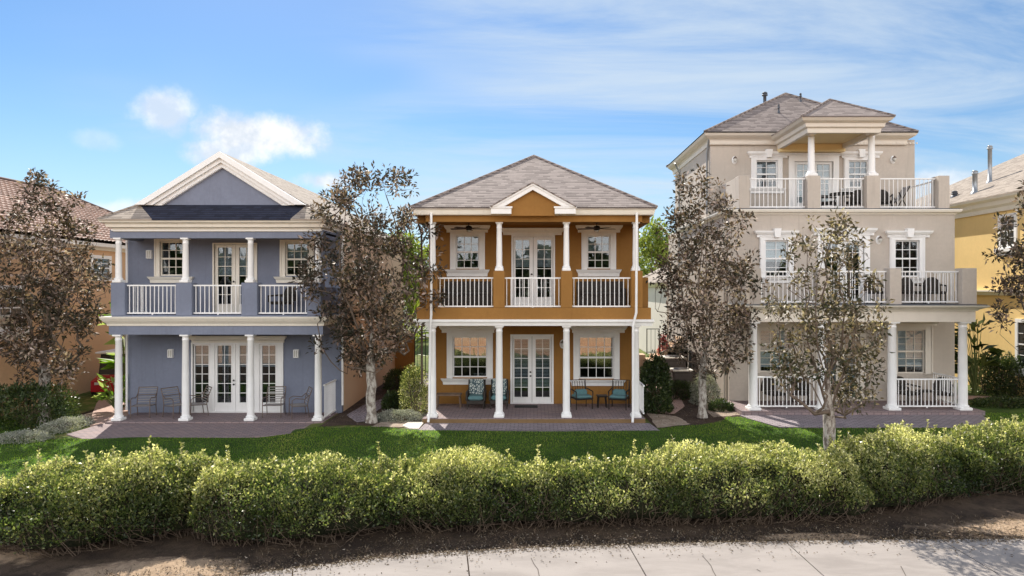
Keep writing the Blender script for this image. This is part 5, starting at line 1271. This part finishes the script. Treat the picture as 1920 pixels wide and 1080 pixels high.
g = MB()
for sx_ in (-.55, .55): g.tube([(sx_, -.62, .78), (sx_, -.42, 1.66)], .022, 6); g.tube([(sx_, 1.0, .78), (sx_, .85, 1.66)], .022, 6)
g.build('post', METALD, gc)
g = MB(); g.mesh([(-.54, -.61, .82), (.54, -.61, .82), (.54, -.43, 1.64), (-.54, -.43, 1.64)], [(0, 1, 2, 3)]); g.build('windscreen', DARKGLASS, gc)
g = MB(); g.bbox(-.66, .66, -.75, 1.15, 1.66, 1.74, .03); g.build('roof', WHITE, gc)
for sx_ in (-.58, .58):
    for yy in (-.8, .8):
        g = MB(); g.rings([[(sx_+dx, yy+.22*math.cos(a*math.pi/9)*rr, .22+.22*math.sin(a*math.pi/9)*rr) for a in range(18)] for dx, rr in ((-.08, .8), (-.08, 1), (.08, 1), (.08, .8))], True, True); g.build('wheel', RUB, gc)
gc.location = (-17.05, 28.2, gz(-17, 28)); gc.rotation_euler = (0, 0, R(6))

# ------------------------------------------------------------------ furniture
def armchair(kind, label):
    r_ = thing('patio_chair', (0, 0, 0), label, 'chair'); w, d = .30, .30
    if kind == 'sling':
        for sx_ in (-w, w):
            g = MB(); g.tube([(sx_, -d, 0), (sx_, -d+.01, .60), (sx_*1.02, -d+.12, .66), (sx_*1.02, .12, .62), (sx_, .26, .74)], .014, 6); g.tube([(sx_, .26, 0), (sx_, .20, .42), (sx_, .26, .70), (sx_, .36, .95)], .014, 6); g.tube([(sx_, -d+.01, .40), (sx_, .20, .38)], .012, 6); g.build('side_frame', BRONZE, r_)
        g = MB()
        for yy, zz in ((-d+.01, .40), (.20, .38), (.26, .70), (.36, .95)): g.tube([(-w, yy, zz), (w, yy, zz)], .012, 6)
        g.build('cross_bar', BRONZE, r_)
        g = MB(); g.slab([(-w+.02, -d, .405), (w-.02, -d, .405), (w-.02, .20, .385), (-w+.02, .20, .385)], .012); g.build('seat', SLING, r_)
        g = MB()
        for k in range(7):
            t = k/6; yy = .21+.15*t; zz = .46+.46*t; g.box(-w+.01, w-.01, yy, yy+.012, zz, zz+.022)
        g.build('backrest', SLING, r_)
    elif kind == 'cushion':
        g = MB(); g.bbox(-w, w, -d, d, .16, .30, .02)
        g.build('seat_frame', WICKER, r_)
        for sx_ in (-1, 1):
            for yy in (-d+.03, d-.03): g = MB(); g.tube([(sx_*(w-.02), yy, 0), (sx_*(w-.02), yy, .2)], [.018, .025], 8); g.build('leg', WICKER, r_)
            g = MB(); g.bbox(sx_*w-.035, sx_*w+.035, -d, d, .28, .58, .015); g.build('armrest', WICKER, r_)
        g = MB(); g.slab([(-w, d-.06, .28), (w, d-.06, .28), (w, d+.08, .92), (-w, d+.08, .92)], .04, (0, 1, 0)); g.build('back_frame', WICKER, r_)
        g = MB(); g.bbox(-w+.045, w-.045, -d-.02, d-.08, .30, .45, .045); g.build('seat_cushion', TEAL, r_)
        g = MB(); g.rings([[(x_, y_-.0, z_) for x_, z_ in ((-a, .45), (a, .45), (a+.01, .7), (a, .97), (-a, .97), (-a-.01, .7))] for a, y_ in ((.20, .10), (.24, .13), (.24, .22), (.20, .25))], True); g.build('back_cushion', PRINT, r_)
    elif kind == 'arm':
        g = MB(); g.bbox(-w, w, -d, d, .32, .37, .015); g.build('seat_frame', METALD, r_)
        for sx_ in (-1, 1):
            for yy in (-d+.03, d-.03): g = MB(); g.tube([(sx_*(w-.01), yy, 0), (sx_*(w-.01), yy, .34)], .018, 8); g.build('leg', METALD, r_)
            g = MB(); g.tube([(sx_*w, -d+.02, .34), (sx_*w, -d, .60), (sx_*w, d, .64)], .02, 8); g.build('armrest', METALD, r_)
        g = MB()
        for k in range(7): xx = -w+.03+k*(2*w-.06)/6; g.tube([(xx, d-.02, .36), (xx, d+.09, .88)], .010, 5)
        g.tube([(-w, d-.02, .34), (-w, d+.10, .92), (w, d+.10, .92), (w, d-.02, .34)], .018, 6); g.build('back_frame', METALD, r_)
        g = MB(); g.bbox(-w+.02, w-.02, -d-.01, d-.04, .37, .47, .04); g.build('seat_cushion', TEAL, r_)
        g = MB(); g.rings([[(x_, y_, z_) for x_, z_ in ((-a, .47), (a, .47), (a+.01, .56), (a-.05, .64), (-a+.05, .64), (-a-.01, .56))] for a, y_ in ((.19, .0), (.22, .03), (.22, .10), (.19, .13))], True); g.build('back_cushion', TEAL, r_)
    else:
        g = MB(); g.bbox(-w, w, -d, d, .34, .44, .03); g.build('seat', WICKER, r_)
        for sx_ in (-1, 1):
            for yy in (-d+.03, d-.03): g = MB(); g.tube([(sx_*(w-.03), yy, 0), (sx_*(w-.03), yy, .36)], .02, 8); g.build('leg', WICKER, r_)
            g = MB(); g.tube([(sx_*w, -d+.02, .42), (sx_*w, -d, .62), (sx_*w, d, .66)], .03, 8); g.build('armrest', WICKER, r_)
        g = MB(); n_ = 12; f_ = [(w*math.cos(math.pi*k/n_), .44+.50*math.sin(math.pi*k/n_)**.7) for k in range(n_+1)]
        g.slab([(a, d+.02, z_) for a, z_ in f_], .06, (0, 1, 0)); g.build('backrest', WICKER, r_)
    return r_
def put(proto, x, y, z, rz, label, group, used={}):
    if proto.name not in used: used[proto.name] = 1; r_ = proto; r_.location = (x, y, z); r_.rotation_euler = (0, 0, rz); r_['label'] = label
    else: r_ = dup(proto, (x, y, z), rz, label)
    r_['group'] = group; return r_
def table(name, label, x, y, z, w, d, h, mat, group=None, cat='table', shelf=False):
    r_ = thing(name, (x, y, z), label, cat, group); g = MB(); g.bbox(x-w/2, x+w/2, y-d/2, y+d/2, z+h-.05, z+h, .008); g.build('table_top', mat, r_)
    for sx_ in (-1, 1):
        for sy_ in (-1, 1): g = MB(); a, b = x+sx_*(w/2-.06), y+sy_*(d/2-.06); g.tube([(a+sx_*.03, b, z), (a, b, z+h-.05)], [.022, .028], 6); g.build('leg', mat, r_)
    return r_
# ochre porch
c1 = armchair('cushion', ''); gch = 'cushioned chairs on the ochre porch'
put(c1, X(893, 23.4), 23.35, FL, 0, 'armchair with leaf-print back cushion, next to the wooden bench on the ochre porch', gch)
put(c1, X(937, 23.4)-.02, 23.38, FL, 0, 'armchair with leaf-print cushion, partly behind a column by the ochre house door', gch)
c2 = armchair('arm', '')
put(c2, X(1090, 23.3), 23.3, FL, R(18), 'dark chair with plain teal cushions, left of the little side table', gch)
put(c2, X(1161, 23.2), 23.25, FL, R(-18), 'dark chair with plain teal cushions, right of the little side table by the corner column', gch)
table('bench', 'low wooden bench table at the left end of the ochre porch', X(842, 23.4), 23.4, FL, .86, .45, .48, WOOD, cat='bench')
table('side_table', 'little dark side table between the two teal-cushioned chairs', X(1129, 23.4), 23.45, FL, .36, .36, .42, METALD)
dm = thing('doormat', (X(987, 23.6), 23.6, FL), 'dark doormat in front of the ochre house door', 'doormat'); g = MB(); g.bbox(X(965, 23.6), X(1008, 23.6), 23.35, 23.8, FL+.002, FL+.02, .003); g.build('mat', RUB, dm)
# ceiling fans
def fan(x, y, z, label):
    r_ = thing('ceiling_fan', (x, y, z), label, 'ceiling fan', 'ceiling fans on the ochre balcony'); g = MB(); g.lathe(x, y, [(.06, z), (.07, z-.03), (.015, z-.05), (.015, z-.12), (.09, z-.14), (.12, z-.20), (.10, z-.26), (.06, z-.28)][::-1], 16); g.build('motor', METALD, r_)
    g = MB(); g.lathe(x, y, [(.05, z-.34), (.09, z-.31), (.07, z-.282)], 14); g.build('light_shade', LAMPG, r_)
    for k in range(5):
        a = 2*math.pi*k/5+.3; c, s = math.cos(a), math.sin(a); g = MB(); pts = []
        for rr, hw_ in ((.12, .03), (.22, .06), (.60, .075), (.66, .05)): pts.append((rr, hw_))
        up = [(x+c*rr-s*h_, y+s*rr+c*h_, z-.215+.012) for rr, h_ in pts]; dn_ = [(x+c*rr+s*h_, y+s*rr-c*h_, z-.215-.012) for rr, h_ in pts][::-1]
        g.slab(up+dn_, .012); g.build('blade', FANB, r_)
FANB = paint('fan_blade_wood', (.06, .03, .018), .5)
zcl = Z(416, 21.6)+.12
fan(X(879, 22.9), 22.9, zcl, 'dark ceiling fan above the left bay of the ochre balcony'); fan(X(1119, 22.9), 22.9, zcl, 'dark ceiling fan above the right bay of the ochre balcony')
# wicker sofas behind the ochre balustrade
def sofa(x, y, z, w, label, group):
    r_ = thing('wicker_sofa', (x, y, z), label, 'sofa', group); g = MB(); g.bbox(x-w/2, x+w/2, y-.35, y+.35, z+.05, z+.38, .02); g.build('base', WICKER, r_)
    g = MB(); g.bbox(x-w/2, x+w/2, y+.20, y+.36, z+.382, z+.86, .03); g.build('backrest', WICKER, r_)
    for s_ in (-1, 1): g = MB(); g.bbox(x+s_*(w/2-.06)-.06, x+s_*(w/2-.06)+.06, y-.35, y+.198, z+.382, z+.62, .02); g.build('armrest', WICKER, r_)
    g = MB(); g.bbox(x-w/2+.13, x+w/2-.13, y-.34, y+.19, z+.384, z+.48, .03); g.build('seat_cushion', paint('charcoal_fabric', (.05, .045, .045), .9), r_)
    return r_
sofa(X(876, 23.3), 23.3, F2, 1.65, 'dark wicker sofa behind the left railing of the ochre balcony', 'sofas on the ochre balcony'); sofa(X(1127, 23.3), 23.3, F2, 1.65, 'dark wicker sofa behind the right railing of the ochre balcony', 'sofas on the ochre balcony')
# blue porch
c3 = armchair('sling', ''); gb = 'metal chairs on the blue porch'
put(c3, X(270, 23.1), 23.1, FLb, R(8), 'bronze metal patio chair, leftmost on the blue porch against the wall', gb)
put(c3, X(330, 23.15), 23.15, FLb, R(62), 'bronze metal patio chair turned sideways, second from left on the blue porch', gb)
put(c3, X(370, 23.3), 23.35, FLb, R(-50), 'bronze metal patio chair before the left glazed panel of the blue porch', gb)
put(c3, X(514, 23.2), 23.2, FLb, R(6), 'bronze metal patio chair in front of the right glazed panel of the blue porch', gb)
put(c3, X(562, 23.1), 23.1, FLb, R(-62), 'bronze metal patio chair turned sideways, rightmost on the blue porch', gb)
c4 = armchair('wicker', ''); gw_ = 'dark wicker chairs on the greige and blue balconies'
put(c4, X(528, 23.2), 23.2, F2b, R(-30), 'dark wicker chair behind the right railing of the blue balcony', gw_)
# greige house
zf2 = zp0+.0
for px, y, z, rz, lab in ((1452, 24.0, FLr, 15, 'dark wicker chair behind the left railing of the greige ground-floor porch'), (1500, 24.1, FLr, -25, 'dark wicker chair behind the thin tree on the greige ground-floor porch'), (1702, 24.1, FLr, 20, 'dark wicker chair next to the column on the greige ground-floor porch'), (1770, 24.0, FLr, -25, 'dark wicker chair at the right end of the greige ground-floor porch'),
                          (1648, 24.0, zf2, 30, 'dark wicker chair left of the pier on the greige middle balcony'), (1752, 24.0, zf2, -15, 'dark wicker chair at the right end of the greige middle balcony'), (1712, 24.1, zf2, 10, 'dark wicker chair right of the pier on the greige middle balcony'),
                          (1552, 26.4, zq0, 60, 'dark wicker chair left of the round table on the greige roof terrace'), (1604, 26.3, zq0, -40, 'dark wicker chair right of the round table on the greige roof terrace'), (1655, 26.2, zq0, -20, 'dark wicker chair on the right bay of the greige roof terrace')):
    put(c4, X(px, y), y, z, R(rz), lab, gw_)
rt = thing('round_table', (X(1578, 26.0), 26.0, zq0), 'dark round table on the greige roof terrace', 'table'); g = MB(); x_ = X(1578, 26.0); g.lathe(x_, 26.0, [(.45, zq0+.68), (.47, zq0+.70), (.45, zq0+.72)], 24); g.build('table_top', METALD, rt); g = MB(); g.lathe(x_, 26.0, [(.22, zq0), (.2, zq0+.03), (.04, zq0+.06), (.04, zq0+.679)], 14); g.build('table_base', METALD, rt)
um = thing('closed_umbrella', (X(1660, 25.9), 25.9, zq0), 'small folded dark lounge chair leaning on the right bay of the greige roof terrace', 'folded chair'); 
um.name = 'folded_chair'; ORG['folded_chair'] = ORG.get('closed_umbrella'); x_ = X(1690, 25.9)
g = MB(); g.tube([(x_-.25, 25.9, zq0), (x_+.35, 25.9, zq0+1.0)], .02, 6); g.tube([(x_+.3, 25.9, zq0), (x_-.1, 25.9, zq0+.75)], .02, 6); g.tube([(x_-.25, 26.4, zq0), (x_+.35, 26.4, zq0+1.0)], .02, 6); g.tube([(x_+.3, 26.4, zq0), (x_-.1, 26.4, zq0+.75)], .02, 6); g.build('frame', METALD, um)
g = MB(); g.slab([(x_-.05, 25.93, zq0+.45), (x_+.35, 25.93, zq0+1.0), (x_+.35, 26.37, zq0+1.0), (x_-.05, 26.37, zq0+.45)], .02); g.build('backrest', SLING, um)
um['label'] = 'dark folding chair on the right bay of the greige roof terrace'
table('patio_table', 'dark low table on the greige ground-floor porch between chairs', X(1735, 24.0), 24.0, FLr, .5, .4, .5, WICKER)
